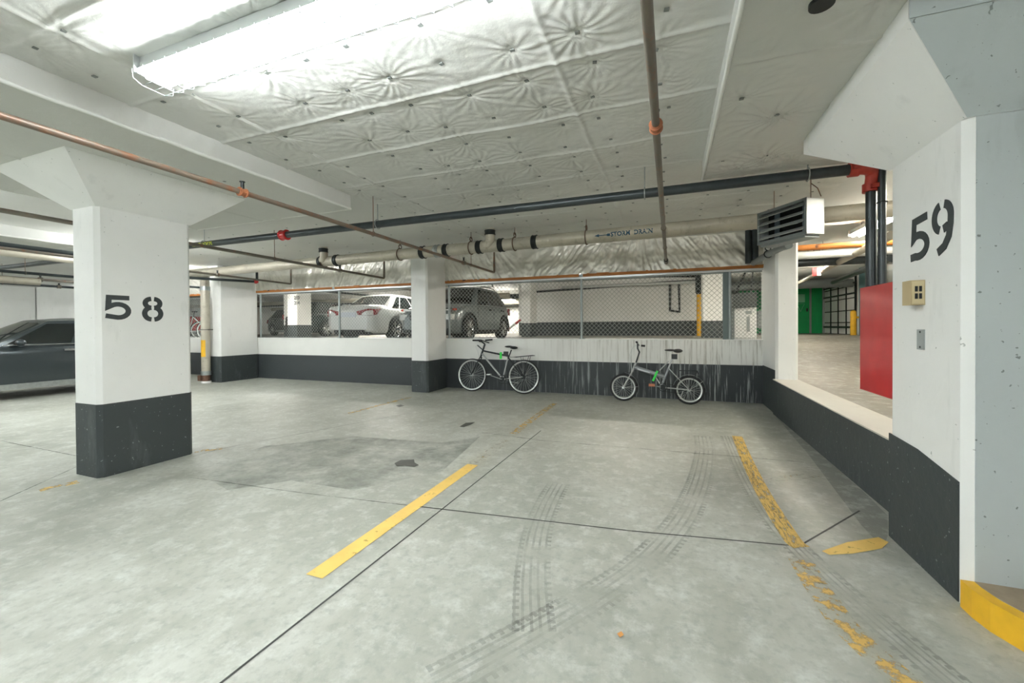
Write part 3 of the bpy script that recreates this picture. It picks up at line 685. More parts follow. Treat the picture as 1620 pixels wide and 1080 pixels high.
# red elbow assembly + vertical pipes
el = MB(); o_ = Vector((-20, MY, MZ)); E0 = Vector((1.53, MY, MZ))
P = [E0-o_, Vector((1.56, MY, MZ))-o_]+[Vector(p)-o_ for p in bend((1.56, MY, MZ), (1.66, 4.50, MZ), (1.66, 4.54, 2.5), .07)]+[Vector((1.66, 4.54, 2.54))-o_]
el.tube(P, .052, 16); el.build('red_elbow', M_REDC, mp)
for c, ax in (((1.50, MY, MZ), (1, 0, 0)), ((1.66, 4.54, 2.55), (0, 0, 1))):
    c = Vector(c)-o_; b = MB(); a = Vector(ax); b.frustum(c-a*.035, c+a*.035, .064, .064, 18).box((c.x-.025, c.y-.09, c.z-.018), (c.x+.025, c.y+.09, c.z+.018)); b.build('grooved_coupling', M_REDC, mp)
MB().frustum((21.66, .10, -1.8), (21.66, .10, -.15), .041, .041, 18).build('down_pipe', M_PIPEB, mp)
p2 = empty('riser_pipe', 'thinner black vertical pipe right of the thick one behind the red panel', 'pipe', (1.71, 4.47, .9))
MB().frustum((0, 0, 0), (0, 0, 2.06), .029, .029, 16).build('pipe_run', M_PIPEB, p2)
MB().ring((0, 0, 1.5), (0, 0, 1), .033, .006, 16, 6).build('coupling', M_DARKM, p2)

# sprinkler branch pipes along Y, z 2.5
def sprinkler(label, xa, ya, xb, yb, m, rise, couplings, hangers, r=.022, z=2.5, ceil=ZC, cm=None, tail=0):
    pts = [(xa, ya, z)]
    if rise: pts += bend((xa, ya, z), (xb, yb, z), (xb, yb, z+.3), .04)+[(xb, yb, min(z+rise, ZC-.01))]
    else: pts += [(xb, yb, z)]
    root = run_pipe('sprinkler_pipe', label, pts, r, m)
    for yc in couplings:
        t = (yc-ya)/(yb-ya); coupling(root, (xa+(xb-xa)*t, yc, z), (xb-xa, yb-ya, 0), r*1.45, .075, cm or (M_ORNG if abs(yc-2.5) < .2 else M_SPR))
        b = MB(); c = Vector((xa+(xb-xa)*t, yc, z))-root.location
        b.frustum(c, c+Vector((0, 0, .09)), r*.7, r*.6, 8).frustum(c+Vector((0, 0, .085)), c+Vector((0, 0, .092)), .022, .022, 10); b.build('sprinkler_head', M_DARKM, root)
    for yc in hangers:
        t = (yc-ya)/(yb-ya); c = Vector((xa+(xb-xa)*t, yc, z))-root.location; b = MB()
        b.ring(c, (0, 1, 0), r+.006, .004, 14, 5).frustum(c+Vector((0, 0, r)), c+Vector((0, 0, ZC-z if not (-6.43 < xa < -3.63 and yc < 4.04) else ZD-z)), .005, .005, 6); b.build('pipe_hanger', M_RUSTY, root)
    return root
sprinkler('rusty sprinkler pipe running from the top left past column 58\'s capital', -3.28, -3, -3.44, 8.02, M_RUSTY, .42, [2.47, 6.6], [.3, 4.15, 6.9])
p1 = sprinkler('brown sprinkler pipe overhead running straight to the foil on the back wall', -.085, -3, -.055, 8.02, M_SPR, 0, [2.54], [.5, 5.2, 6.5])
coupling(p1, (-.055, 7.85, 2.5), (0, 1, 0), .036, .30, M_DARKM, 'end_sleeve', False)
sprinkler('brown sprinkler pipe emerging from behind column 58 toward the left foil sheet', -5.80, -3, -6.17, 7.93, M_SPR, .42, [6.5], [3.2, 5.0], r=.024)
sprinkler('lower dark sprinkler pipe above the vertical drain pipe', -8.2, -3, -9.11, 7.97, M_SPR, .42, [6.0], [4.6])
sprinkler('dark pipe crossing the far left above the dark car', -11.9, -3, -12.1, 7.97, M_PIPEB, .4, [5.6], [4.3], r=.03)
sprinkler('second dark pipe crossing the far left above the dark car', -15, -3, -15.1, 7.97, M_PIPEB, .4, [6], [5], r=.03)
sprinkler('dark pipe over the white wall at the far left', -22.6, -3, -22.8, 7.9, M_PIPEB, .4, [], [6], r=.03)
sprinkler('rust coloured pipe crossing the far left above the dark car', -13.3, -3, -13.35, 7.9, M_SPR, 0, [5], [4], r=.03)
b4 = run_pipe('drain_branch_pipe', 'thick beige pipe crossing the far left under the ceiling', [(-8.95, -3, 2.52), (-9.5, 5.6, 2.52)], .05, M_IRON)
b5 = run_pipe('drain_branch_pipe', 'thick beige pipe ending above the dark car', [(-13.1, -3, 2.42), (-13.1, 4.9, 2.42)], .075, M_IRON)
b6 = run_pipe('conduit_pipe', 'black pipe beside the thick beige one at the far left', [(-8.4, -3, 2.56), (-9.0, 5.4, 2.56)], .045, M_PIPEB)
# short red-capped branch at the left
b7 = run_pipe('branch_pipe', 'short black branch pipe with a red end fitting near the left back column', [(-10.5, 6.3, 2.55), (-9.85, 7.55, 2.55)]+[(-9.85, 7.6, 2.6), (-9.85, 7.6, 2.95)], .032, M_PIPEB)
MB().sphere(Vector((-9.85, 7.57, 2.56))-b7.location, .06).build('end_fitting', M_RED, b7)

# ------------------------------------------------------------------ foil, rails, fence
def foil(x0, x1, name, label, seed, z0=2.385, z1=2.97, y=8.13):
    nx = int((x1-x0)/.016); nz = 34; r = random.Random(seed); P = []
    foci = [(x0+(x1-x0)*(k+.5+r.uniform(-.3, .3))/5, z1+r.uniform(-.05, .05), r.uniform(0, 6)) for k in range(5)]
    xs = np.linspace(x0, x1, nx); zs = np.linspace(z0, z1, nz); X, Z = np.meshgrid(xs, zs); D = np.zeros_like(X)
    k_ = 2.6*(vnoise(X, X*0, 1.1, seed)-.5)+.4; U = X+(Z-z0)*k_+.05*(vnoise(X, Z, .3, seed+3)-.5)
    D += .050*(np.abs(vnoise(U, Z*.25, .10, seed+7)-.5)-.2)+.026*(np.abs(vnoise(U, Z*.35, .045, seed+8)-.5)-.2)
    for fx, fz, ph in foci[::2]:
        th = np.arctan2(Z-fz-.02, X-fx); rr = np.hypot(X-fx, Z-fz)
        D += .016*np.abs(np.sin(th*9+ph+2*vnoise(X, Z, .3, seed)))*np.exp(-rr/.4)*np.minimum(rr/.1, 1)
    D += .010*(vnoise(X, Z, .05, seed+4)-.5)+.03*(vnoise(X, Z, .4, seed+5)-.5)
    b = MB(); b.grid([[(X[j, i]-x0, D[j, i], Z[j, i]-z0) for i in range(nx)] for j in range(nz)])
    o = b.build(name, M_FOIL, None, (x0, y, z0)); return tag(o, label, 'foil sheet')
foil(-10.58, -5.1, 'foil_sheet', 'crinkled silver foil sheet hanging above the white sedan opening', 3)
foil(-4.68, 1.49, 'foil_sheet', 'crinkled silver foil sheet hanging right of the middle back column', 8)
foil(-16.4, -11.02, 'foil_sheet', 'crinkled silver foil sheet hanging left of the vertical drain pipe', 12)
foil(-18.8, -16.85, 'foil_sheet', 'crinkled silver foil sheet above the opening at the far left', 15)
def rail(x0, x1, label):
    root = empty('timber_rail', label, 'timber rail', (x0, 8.17, 2.335)); n = max(1, round((x1-x0)/2.9)); L = (x1-x0)/n
    for i in range(n):
        MB().box((i*L+.0, -.03, -.0), ((i+1)*L-(.08 if i < n-1 else 0), .03, .062)).build('timber_length', M_WOOD, root)
        if i < n-1: MB().box(((i+1)*L-.08, -.02, .008), ((i+1)*L, .02, .052)).build('joint_plate', M_GALV, root)
rail(-10.6, -5.10, 'orange timber rail below the foil above the white sedan')
rail(-4.69, 1.5, 'orange timber rail below the foil right of the middle back column')
rail(-16.4, -11.02, 'orange timber rail left of the vertical drain pipe')
rail(-18.8, -16.85, 'orange timber rail at the far left above the dark car')
def beam_strip(x0, x1, label):
    o = MB().box((0, 0, 0), (x1-x0, .05, .035)).build('lintel_strip', M_HEAT, None, (x0, 8.17, 2.298)); tag(o, label, 'metal strip')
beam_strip(-10.6, -5.10, 'pale metal strip under the timber rail above the white sedan')
beam_strip(-4.69, 1.5, 'pale metal strip under the timber rail right of the middle back column')
def fence(x0, x1, label, posts, z0=1.108, z1=2.30, p=.088):
    root = empty('chain_link_fence', label, 'fence', (x0, 8.27, z0)); L = x1-x0; Hh = z1-z0; b = MB(); rr = .0031
    for s in (1, -1):
        k = -Hh
        while k < L:
            a0, a1 = k, k+Hh; za, zb = 0, Hh
            if a0 < 0: za = -a0; a0 = 0
            if a1 > L: zb = Hh-(a1-L); a1 = L
            if s == 1: A, B = (a0, 0, za), (a1, 0, zb)
            else: A, B = (L-a0, .005, za), (L-a1, .005, zb)
            b.frustum(A, B, rr, rr, 4, False); k += p
    m = b.build('wire_mesh', M_WIRE, root); m['kind'] = 'stuff'
    for xp in posts: MB().frustum((xp-x0, -.03, 0), (xp-x0, -.03, Hh+(0.35 if xp in (-7.79, -1.64) else 0)), .026, .026, 12).frustum((xp-x0, -.03, -.002), (xp-x0, -.03, .012), .06, .06, 12).build('post', M_GALV, root)
    MB().frustum((0, .0, Hh-.01), (L, .0, Hh-.01), .014, .014, 8).frustum((0, 0, .02), (L, 0, .02), .005, .005, 6).build('top_rail', M_GALV, root)
    return root
fence(-10.6, -5.1, 'chain link fence on the parapet before the white sedan', [-10.55, -7.79, -5.14])
fence(-4.69, .92, 'chain link fence on the parapet before the grey SUV and white wall', [-4.64, -1.64])
fence(.98, 1.5, 'narrow chain link gate panel on the parapet before the grey cabinet', [1.0], p=.065)
fence(-16.4, -11.02, 'chain link fence on the parapet left of the vertical drain pipe', [-16.3, -13.7])
ep = MB().box((-.05, -.03, 0), (.04, .05, 1.2)).build('gate_post', mat('teal_grey_metal', '#6e7b7a', .5, .3), None, (.94, 8.26, 1.105)); tag(ep, 'thick grey post between the fence and the gate panel', 'post')

# ------------------------------------------------------------------ unit heater
PL = Vector((1.02, 5.86, 0)); PM = Vector((1.38, 5.30, 0)); W = (PM-PL).length; ang = math.atan2(PM.y-PL.y, PM.x-PL.x)
uh = empty('unit_heater', 'grey louvred unit heater hanging at the right of the back wall', 'heater', (PL.x, PL.y, 2.335), ang)
# local: x along louvre face, -y? the face looks to local -y side
hz = .385; dp_ = .23; t_ = .018
b = MB(); b.box((0, 0, 0), (W, t_, .0)) if False else None
cs = MB()
cs.box((0, 0, 0), (t_, dp_, hz)).box((W-t_, 0, 0), (W, dp_, hz)).box((0, 0, hz-t_), (W, dp_, hz)).box((0, 0, 0), (W, dp_, t_)).box((0, dp_-t_, 0), (W, dp_, hz)); cs.build('casing', M_HEAT, uh)
MB().box((-.004, -.006, -.004), (W+.004, .0, .03)).box((-.004, -.006, hz-.03), (W+.004, 0, hz+.004)).box((-.004, -.006, 0), (.03, 0, hz)).box((W-.03, -.006, 0), (W+.004, 0, hz)).build('front_frame', M_HEATD, uh)
for i in range(4):
    z = .05+i*.085; lv = MB(); lv.prism([(-.03, z), (-.027, z-.004), (.05, z+.045), (.047, z+.050)], .03, W-.03, lambda a, b, c: (c, a, b)); lv.build('louvre', mat('louvre_enamel', '#a9aeac', .4), uh)
MB().box((t_, dp_*.6, t_), (W-t_, dp_*.62, hz-t_)).build('heating_coil', M_PLAST, uh)
MB().box((.13, dp_*.5, t_), (.20, dp_*.55, hz-t_)).box((W-.16, dp_*.5, t_), (W-.09, dp_*.55, hz-t_)).build('inner_plate', mat('blue_grey_sheet', '#77868f', .5, .3), uh)
MB().frustum((.12, .12, hz), (.12, .12, ZC-2.335), .005, .005, 6).frustum((W-.06, .12, hz), (W-.06, .12, ZC-2.335), .005, .005, 6).tube([(W-.06, .12, hz+.18), (W+.02, .12, hz+.1), (W+.06, .12, hz)], .005, 6).build('hanging_rod', M_RUSTY, uh)
MB().box((.02, .02, -.03), (W-.04, dp_-.02, 0)).build('drain_pan', M_HEATD, uh)
_p = onp((1215, 402), 1, 7.2)
hp = run_pipe('insulated_pipe', 'grey insulated pipe rising diagonally to the unit heater', [tuple(onp((1192, 416), 1, 7.9)), tuple(onp((1215, 402), 1, 7.2)), tuple(onp((1238, 391), 1, 6.5)), tuple(onp((1248, 388), 1, 6.2))], .045, M_HEATD)
hanger(hp, _p.x, _p.y, _p.z, .045, ZC, ax=(.2, -1, .2))
for k, px in enumerate((1184, 1194)):
    p = onp((px, 400), 1, 8.02); run_pipe('riser_duct', ('left' if k == 0 else 'right')+' one of two dark vertical pipes beside the corner column under the heater', [(p.x, 8.02, 2.40), (p.x, 8.02, 2.96)], .055 if k else .05, M_PIPEB)

# ------------------------------------------------------------------ red panel
rp = empty('valve_guard', 'large red metal panel behind column 59 before the vertical black pipes', 'panel', (1.56, 3.45, .80))
MB().box((-.02, 0, 0), (.02, .97, .86)).build('panel_sheet', M_RED, rp)
MB().box((-.012, .968, .0), (.028, .975, .86)).box((-.022, 0, -.004), (.03, .97, 0)).box((-.022, 0, .86), (.03, .97, .864)).build('folded_edge', M_RED, rp)
MB().box((.02, .86, .62), (.05, .97, .66)).box((.02, .86, .2), (.05, .97, .24)).box((.02, .0, .3), (.035, .2, .4)).build('clamp', M_DARKM, rp)

# ------------------------------------------------------------------ upper deck: columns, kiosk, gate, doors
def proj(P):
    v = Vector(P)-CAM; z = v.dot(_d); return 810+F_PX*v.dot(R2)/z, CY-F_PX*v.dot(U2)/z
ya = 13.0
xa, xb = onp((454, 500), 1, ya).x, onp((469, 500), 1, ya).x
cA = column(xa, xb, ya, ya+.8, ZKC, 'white deck column numbered 213 and 214 seen through the left fence', 1.50, None, ZK)
for i, tx in enumerate(('213', '214')):
    pz = onp((470, 470+i*8), 1, ya); text_obj(tx, .20, M_STENC, cA, lambda a, b, c, pz=pz: (pz.x+a-cA.location.x, ya-.012-c-cA.location.y, pz.z-.03+b-ZK))
xa, xb = onp((1112, 500), 1, 14).x, onp((1146, 500), 1, 14).x
column(xa, xb, 14, 14.8, ZKC, 'pale deck column right of the yellow post behind the fence', 1.50, None, ZK)
# extra deck columns between cars
for (x, y, lb) in ((-5.4, 15.2, 'white deck column behind the grey SUV'), (-16.5, 14, 'white deck column at the far left behind the dark car'), (-10.9, 20, 'white deck column far behind the white sedan')):
    column(x, x+.4, y, y+.8, ZKC, lb, 1.5, None, ZK)
# yellow post + black conduit frame on the middle wall
yp = onp((1106, 500), 1, 16.8); b = empty('safety_post', 'yellow post with a black upper sleeve before the white middle wall', 'post', (yp.x, 16.8, ZK))
MB().frustum((0, 0, 0), (0, 0, 1.55), .085, .085, 14).build('yellow_sleeve', M_YPAINT, b); MB().frustum((0, 0, 1.55), (0, 0, ZKC-ZK), .10, .10, 14).box((-.12, -.1, 1.6), (.12, .1, 2.2)).build('dark_upper_pipe', M_DARKM, b)
cf = empty('wall_cable', 'black conduit loop on the white middle wall left of the yellow post', 'conduit', (0, 17.45, 0)); f = lambda x, y: onp((x, y), 1, 17.42)
q = [f(1060, 446), f(1060, 491), f(1075, 493), f(1074, 446)]
MB().tube([Vector((p.x, -.03, p.z)) for p in q], .05, 8).build('conduit', M_PLAST, cf)
q = [f(1104, 444), f(1060, 446), f(900, 458), f(825, 463)]
MB().tube([Vector((p.x, -.05, p.z)) for p in q], .045, 8).build('cable_run', M_PLAST, cf)
q = [f(1104, 436), f(1020, 436)]
MB().tube([Vector((p.x, -.06, p.z)) for p in q], .07, 8).build('black_pipe', M_PLAST, cf)
# warning sign board
sb = empty('sign_board', 'grey sign board with a yellow warning triangle and a black round mark', 'sign', (onp((836, 480), 1, 17.3).x, 17.40, 0)); z0, z1 = onp((836, 497), 1, 17.3).z, onp((836, 463), 1, 17.3).z
MB().box((-.17, -.02, z0), (.17, .09, z1)).build('board', M_GREYPL, sb); zc = (z0+z1)/2
MB().prism([(-.13, zc+.03), (.13, zc+.03), (0, zc+.27)], -.026, -.02, lambda a, b, c: (a, c, b)).build('warning_triangle', M_YPAINT, sb)
MB().prism([(-.015, zc+.08), (.015, zc+.08), (.02, zc+.2), (-.02, zc+.2)], -.029, -.026, lambda a, b, c: (a, c, b)).prism([(-.015, zc+.045), (.015, zc+.045), (.015, zc+.065), (-.015, zc+.065)], -.029, -.026, lambda a, b, c: (a, c, b)).build('exclamation_mark', M_PLAST, sb)
MB().frustum((0, -.026, zc-.13), (0, -.02, zc-.13), .13, .13, 20).build('round_mark', M_PLAST, sb)
MB().prism([(-.08, zc-.145), (.02, zc-.145), (.02, zc-.17), (.085, zc-.13), (.02, zc-.09), (.02, zc-.115), (-.08, zc-.115)], -.029, -.026, lambda a, b, c: (a, c, b)).build('white_arrow', M_WHITE, sb)
# barrier arm
ba = empty('barrier_arm', 'red and white striped barrier arm behind the grey SUV', 'barrier', (-5.0, 16.6, ZK))
A = onp((818, 510), 1, 16.6)-Vector(ba.location); B = onp((842, 492), 1, 16.6)-Vector(ba.location)
A2 = A-(B-A)*1.2
for i in range(6):
    p, q = A2+(B-A2)*i/6, A2+(B-A2)*(i+1)/6; MB().tube([p, q], .05, 4).build('arm_segment', M_RED if i % 2 else M_WHITE, ba)
MB().box((A2.x-.15, -.15, 0), (A2.x+.15, .15, A2.z+.15)).build('barrier_housing', M_GREYPL, ba)
# kiosk behind gate
kx0, kx1 = onp((1158, 500), 1, 9.3).x, onp((1197, 500), 1, 9.3).x; kw = kx1-kx0; kz = onp((1178, 463), 1, 9.3).z-ZK; kh = onp((1178, 486), 1, 9.3).z-ZK
ki = empty('ticket_cabinet', 'white cabinet with a rounded dark grey hood behind the gate panel', 'cabinet', (kx0, 9.3, ZK))
MB().box((.04, 0, 0), (kw, .4, kh)).build('cabinet_body', M_WHITE, ki); MB().box((0, -.01, 0), (.045, .4, kh)).build('side_post', M_HEATD, ki)
hp_ = [(0, kh-.02), (kw, kh), (kw, kz)]+[(.12-.12*math.sin(t), kz-.12+.12*math.cos(t)) for t in np.linspace(0, PI/2, 8)]
fixn(MB().prism(hp_, -.05, .42, lambda a, b, c: (a, c, b)).build('hood', mat('hood_grey', '#484c4a', .5), ki))
MB().box((kw*.55, -.012, kh*.82), (kw*.8, 0, kh*.9)).box((kw*.6, -.012, kh*.35), (kw*.72, 0, kh*.75)).build('front_marking', M_GREYPL, ki)
MB().tube([(kw*.2, .1, kz+.02), (kw*.9, .1, kz+.75)], .02, 8).tube([(kw*.8, .1, kz), (kw*.95, .1, kz+.7)], .012, 8).build('stay', M_DARKM, ki)
gb = MB().box((0, 0, 0), (.3, .15, .35)).build('control_box', M_HEATD, None, (onp((1199, 515), 1, 9.6).x, 9.6, onp((1199, 519), 1, 9.6).z)); tag(gb, 'small dark box beside the hooded cabinet behind the gate panel', 'box')
# support for it
gp = MB().frustum((0, 0, 0), (0, 0, gb.location.z-ZK), .03, .03, 8).build('pedestal', M_DARKM, gb, (.15, .07, ZK-gb.location.z))

# green wall and double doors, sectional door
yg = 22.7; xg0 = onp((1225, 500), 1, yg).x; xg1 = onp((1305, 500), 1, yg).x
gw = struct(MB().box((xg0-1.5, yg, ZK), (xg1, yg+.2, ZKC)).build('wall_green', M_GREEN))
d1 = struct(MB().box((0, 0, 0), (1.0, .06, 2.3)).build('door_1', mat('green_door_leaf', '#16b262', .4, 0, .1, 3), None, (onp((1283, 500), 1, yg).x-1.05, yg-.06, ZK)))
d2 = struct(MB().box((0, 0, 0), (1.0, .06, 2.3)).build('door_2', bpy.data.materials['green_door_leaf'], None, (onp((1283, 500), 1, yg).x+.0, yg-.06, ZK)))
MB().box((.85, -.05, 1.0), (.9, 0, 1.15)).build('door_handle', M_PLAST, d1)
MB().box((.46, -.012, 1.42), (.80, 0, 1.8)).build('notice', mat('pale_green_notice', '#8fe0b0', .5), d1)
MB().tube([(.48, -.014, 1.36), (.63, -.014, 1.0), (.78, -.014, 1.36), (.48, -.014, 1.36)], .012, 6).build('triangle_mark', mat('pale_green_notice', '#8fe0b0'), d1)
MB().box((.97, -.02, 0), (1.05, .02, 2.3)).build('meeting_strip', M_GREYPL, d1)
MB().tube([Vector(p)-Vector(d2.location) for p in [(xg0, yg-.1, ZK+2.45), (xg1-.35, yg-.1, ZK+2.45), (xg1-.12, yg-.1, ZK+2.3), (xg1-.08, yg-.1, ZK+2.0), (xg1-.08, yg-.1, ZK)]], .05, 8).build('conduit', M_GREYPL, d2)
# sectional door wall (faces -x)
yd = onp((1356, 500), 0, xg1).y
wd_ = struct(MB().box((xg1, yd-3.5, ZK), (xg1+.2, yg+.2, ZKC)).build('wall_deck_right', M_WHITE))
sdr = empty('sectional_door', 'white sectional overhead door with dark frame beside the green doors', 'door', (xg1-.02, yd, ZK)); Ld = yg-yd-.1; n = 4
for i in range(n):
    for j in range(5):
        MB().box((-.03, i*Ld/n+.03, j*.47+.02), (0, (i+1)*Ld/n-.03, (j+1)*.47-.02)).build('door_panel', M_WHITE, sdr)
MB().box((-.015, 0, 0), (.0, Ld, 2.4)).box((-.08, 0, .25), (-.04, Ld, .32)).box((-.08, 0, 1.55), (-.04, Ld, 1.61)).box((-.08, 0, 1.95), (-.04, Ld, 2.0)).build('door_frame', M_DARKM, sdr)
for i in range(n+1): MB().box((-.06, i*Ld/n-.025, 0), (-.031, i*Ld/n+.025, 2.38)).build('door_stile', M_DARKM, sdr)
bx = onp((1350, 510), 0, xg1-.35); bo = empty('bollard', 'yellow bollard before the sectional door', 'bollard', (bx.x, bx.y, ZK)); hb = onp((1350, 491), 1, bx.y).z-ZK
MB().frustum((0, 0, 0), (0, 0, hb-.05), .09, .09, 14).sphere((0, 0, hb-.05), .09, 14, 8, (1, 1, .6)).build('bollard_post', M_YPAINT, bo)
MB().tube([(.05, 0, hb*.72), (.34, -.02, hb*.72)], .04, 8).build('guard_arm', M_YPAINT, bo)
tq = onp((1358, 500), 0, xg1-.5)
column(tq.x, tq.x+.45, tq.y-.75, tq.y, ZKC, 'teal painted deck column behind the yellow bollard', 1.5, None, ZK, band=False, m=M_TEAL)
# hanging exit sign
ex = onp((1292, 428), 1, 12.6); es = empty('hanging_sign', 'small red and white sign hanging over the ramp', 'sign', tuple(ex))
MB().box((-.08, -.04, -.13), (0.0, .04, .13)).build('red_face', M_RED, es); MB().box((.0, -.04, -.13), (.08, .04, .13)).build('white_face', M_WHITE, es)
MB().frustum((-.06, 0, .13), (-.06, 0, ZKC-ex.z), .006, .006, 6).frustum((.06, 0, .13), (.06, 0, ZKC-ex.z), .006, .006, 6).build('rod', M_DARKM, es)

# pipes over deck and ramp
def pl2(label, pts, r, m): return run_pipe('ceiling_pipe', label, pts, r, m, n=10)
pl2('orange rail along the far side over the ramp opening', [(1.86, 8.35, 2.66), (9, 8.35, 2.66)], .05, M_WOOD)
pl2('silver pipe just below the orange rail over the ramp', [(1.9, 9.0, 2.62), (11, 9.0, 2.62)], .07, M_HEAT)
pl2('black pipe crossing over the ramp', [(1.9, 10.5, 2.68), (11, 10.5, 2.68)], .09, M_PIPEB)
pl2('second silver pipe crossing over the ramp', [(1.9, 12.0, 2.80), (11, 12.0, 2.80)], .07, M_HEAT)
pl2('beige pipe descending diagonally over the ramp', [tuple(onp((1262, 448), 1, 18)), tuple(onp((1410, 372), 1, 7.0))], .06, M_IRON)
pl2('black diagonal pipe over the ramp', [tuple(onp((1318, 447), 1, 18)), tuple(onp((1410, 408), 1, 10.0))], .07, M_PIPEB)
pl2('grey duct over the ramp near the green doors', [(2.2, 19.5, 2.95), (9, 19.5, 2.95)], .16, M_HEATD)
bm = tag(MB().box((0, 0, 0), (10, .5, .35)).build('ceiling_beam', M_HEATD, None, (1.9, 20.8, ZKC-.36)), 'dark ceiling beam above the green doors', 'beam')
rs = [(-27, 9.4, 2.95, .10, M_PIPEB, 'dark duct over the deck nearest the fence'), (-27, 10.6, 2.78, .05, M_SPR, 'rusty pipe over the deck behind the first duct'), (-27, 12.4, 3.0, .07, M_PIPEB, 'dark pipe over the deck beyond the white sedan'),
      (-27, 14.5, 2.95, .08, M_HEAT, 'silver pipe over the deck beyond the numbered column'), (-27, 16.3, 2.7, .10, M_IRON, 'beige pipe over the deck behind the parked cars'), (-27, 19, 2.85, .12, M_PIPEB, 'dark duct over the far deck'),
      (-27, 22, 2.75, .12, M_IRON, 'beige pipe over the far deck'), (-27, 25, 2.6, .10, M_IRON, 'lowest beige pipe near the far wall')]
for (x, y, z, r, m, lb) in rs: pl2(lb, [(x, y, z), (-6.3 if y > 14 else .6, y, z)], r, m)
pl2('silver pipe along the ceiling before the white middle wall', [(-4.2, 16.9, 2.98), (1.0, 16.9, 2.98)], .06, M_HEAT)
for i, (x, z) in enumerate(((-9.8, 2.9), (-7.2, 2.75), (-13.0, 2.85))):
    pl2('pipe running lengthwise over the deck, '+('left of the white sedan', 'above the white sedan', 'far left')[i], [(x, 8.7, z), (x, 27, z)], .05, (M_SPR, M_IRON, M_PIPEB)[i])
pw = struct(MB().box((-4.6, 23.4, ZK), (-9.8, 23.6, ZK+1.55)).box((-19, 25.4, ZK), (-12, 25.6, ZK+1.4)).build('wall_partition', M_WHITE))

# ------------------------------------------------------------------ cars
def wheel(r, wd, style=0):
    root = bpy.data.objects.new('wheel', None); COL.objects.link(root)
    b = MB(); n = 28; prof = [(-wd/2, r*.70), (-wd/2, r*.93), (-wd*.38, r), (wd*.38, r), (wd/2, r*.93), (wd/2, r*.70)]
    b.grid([[(math.cos(2*PI*i/n)*q, y, math.sin(2*PI*i/n)*q) for i in range(n+1)] for y, q in prof]); b.build('tyre', M_RUBBER, root)
    b = MB(); R_ = r*.71; y0 = wd*.42
    b.grid([[(math.cos(2*PI*i/n)*q, y, math.sin(2*PI*i/n)*q) for i in range(n+1)] for y, q in ((y0, R_), (y0-.02, R_*.93), (-.02, R_*.9))])
    k = 5 if style == 0 else 7
    for i in range(k):
        for da in (-.12, .12):
            a = 2*PI*i/k+da; b.tube([(math.cos(a)*R_*.2, y0-.02, math.sin(a)*R_*.2), (math.cos(a+da*.6)*R_*.95, y0-.012, math.sin(a+da*.6)*R_*.95)], .022, 5)
    b.frustum((0, y0-.05, 0), (0, y0+.004, 0), R_*.24, R_*.2, 12); b.build('rim', M_CHROME, root)
    MB().frustum((0, -.04, 0), (0, y0-.06, 0), R_*.9, R_*.9, 20).build('brake_disc', M_PLAST, root)
    return root
def catmull(keys, x):
    ks = sorted(keys); 
    if x <= ks[0][0]: return ks[0][1]
    for (a, va), (b, vb) in zip(ks, ks[1:]):
        if x <= b:
            t = (x-a)/(b-a); t = t*t*(3-2*t); return va+(vb-va)*t
    return ks[-1][1]
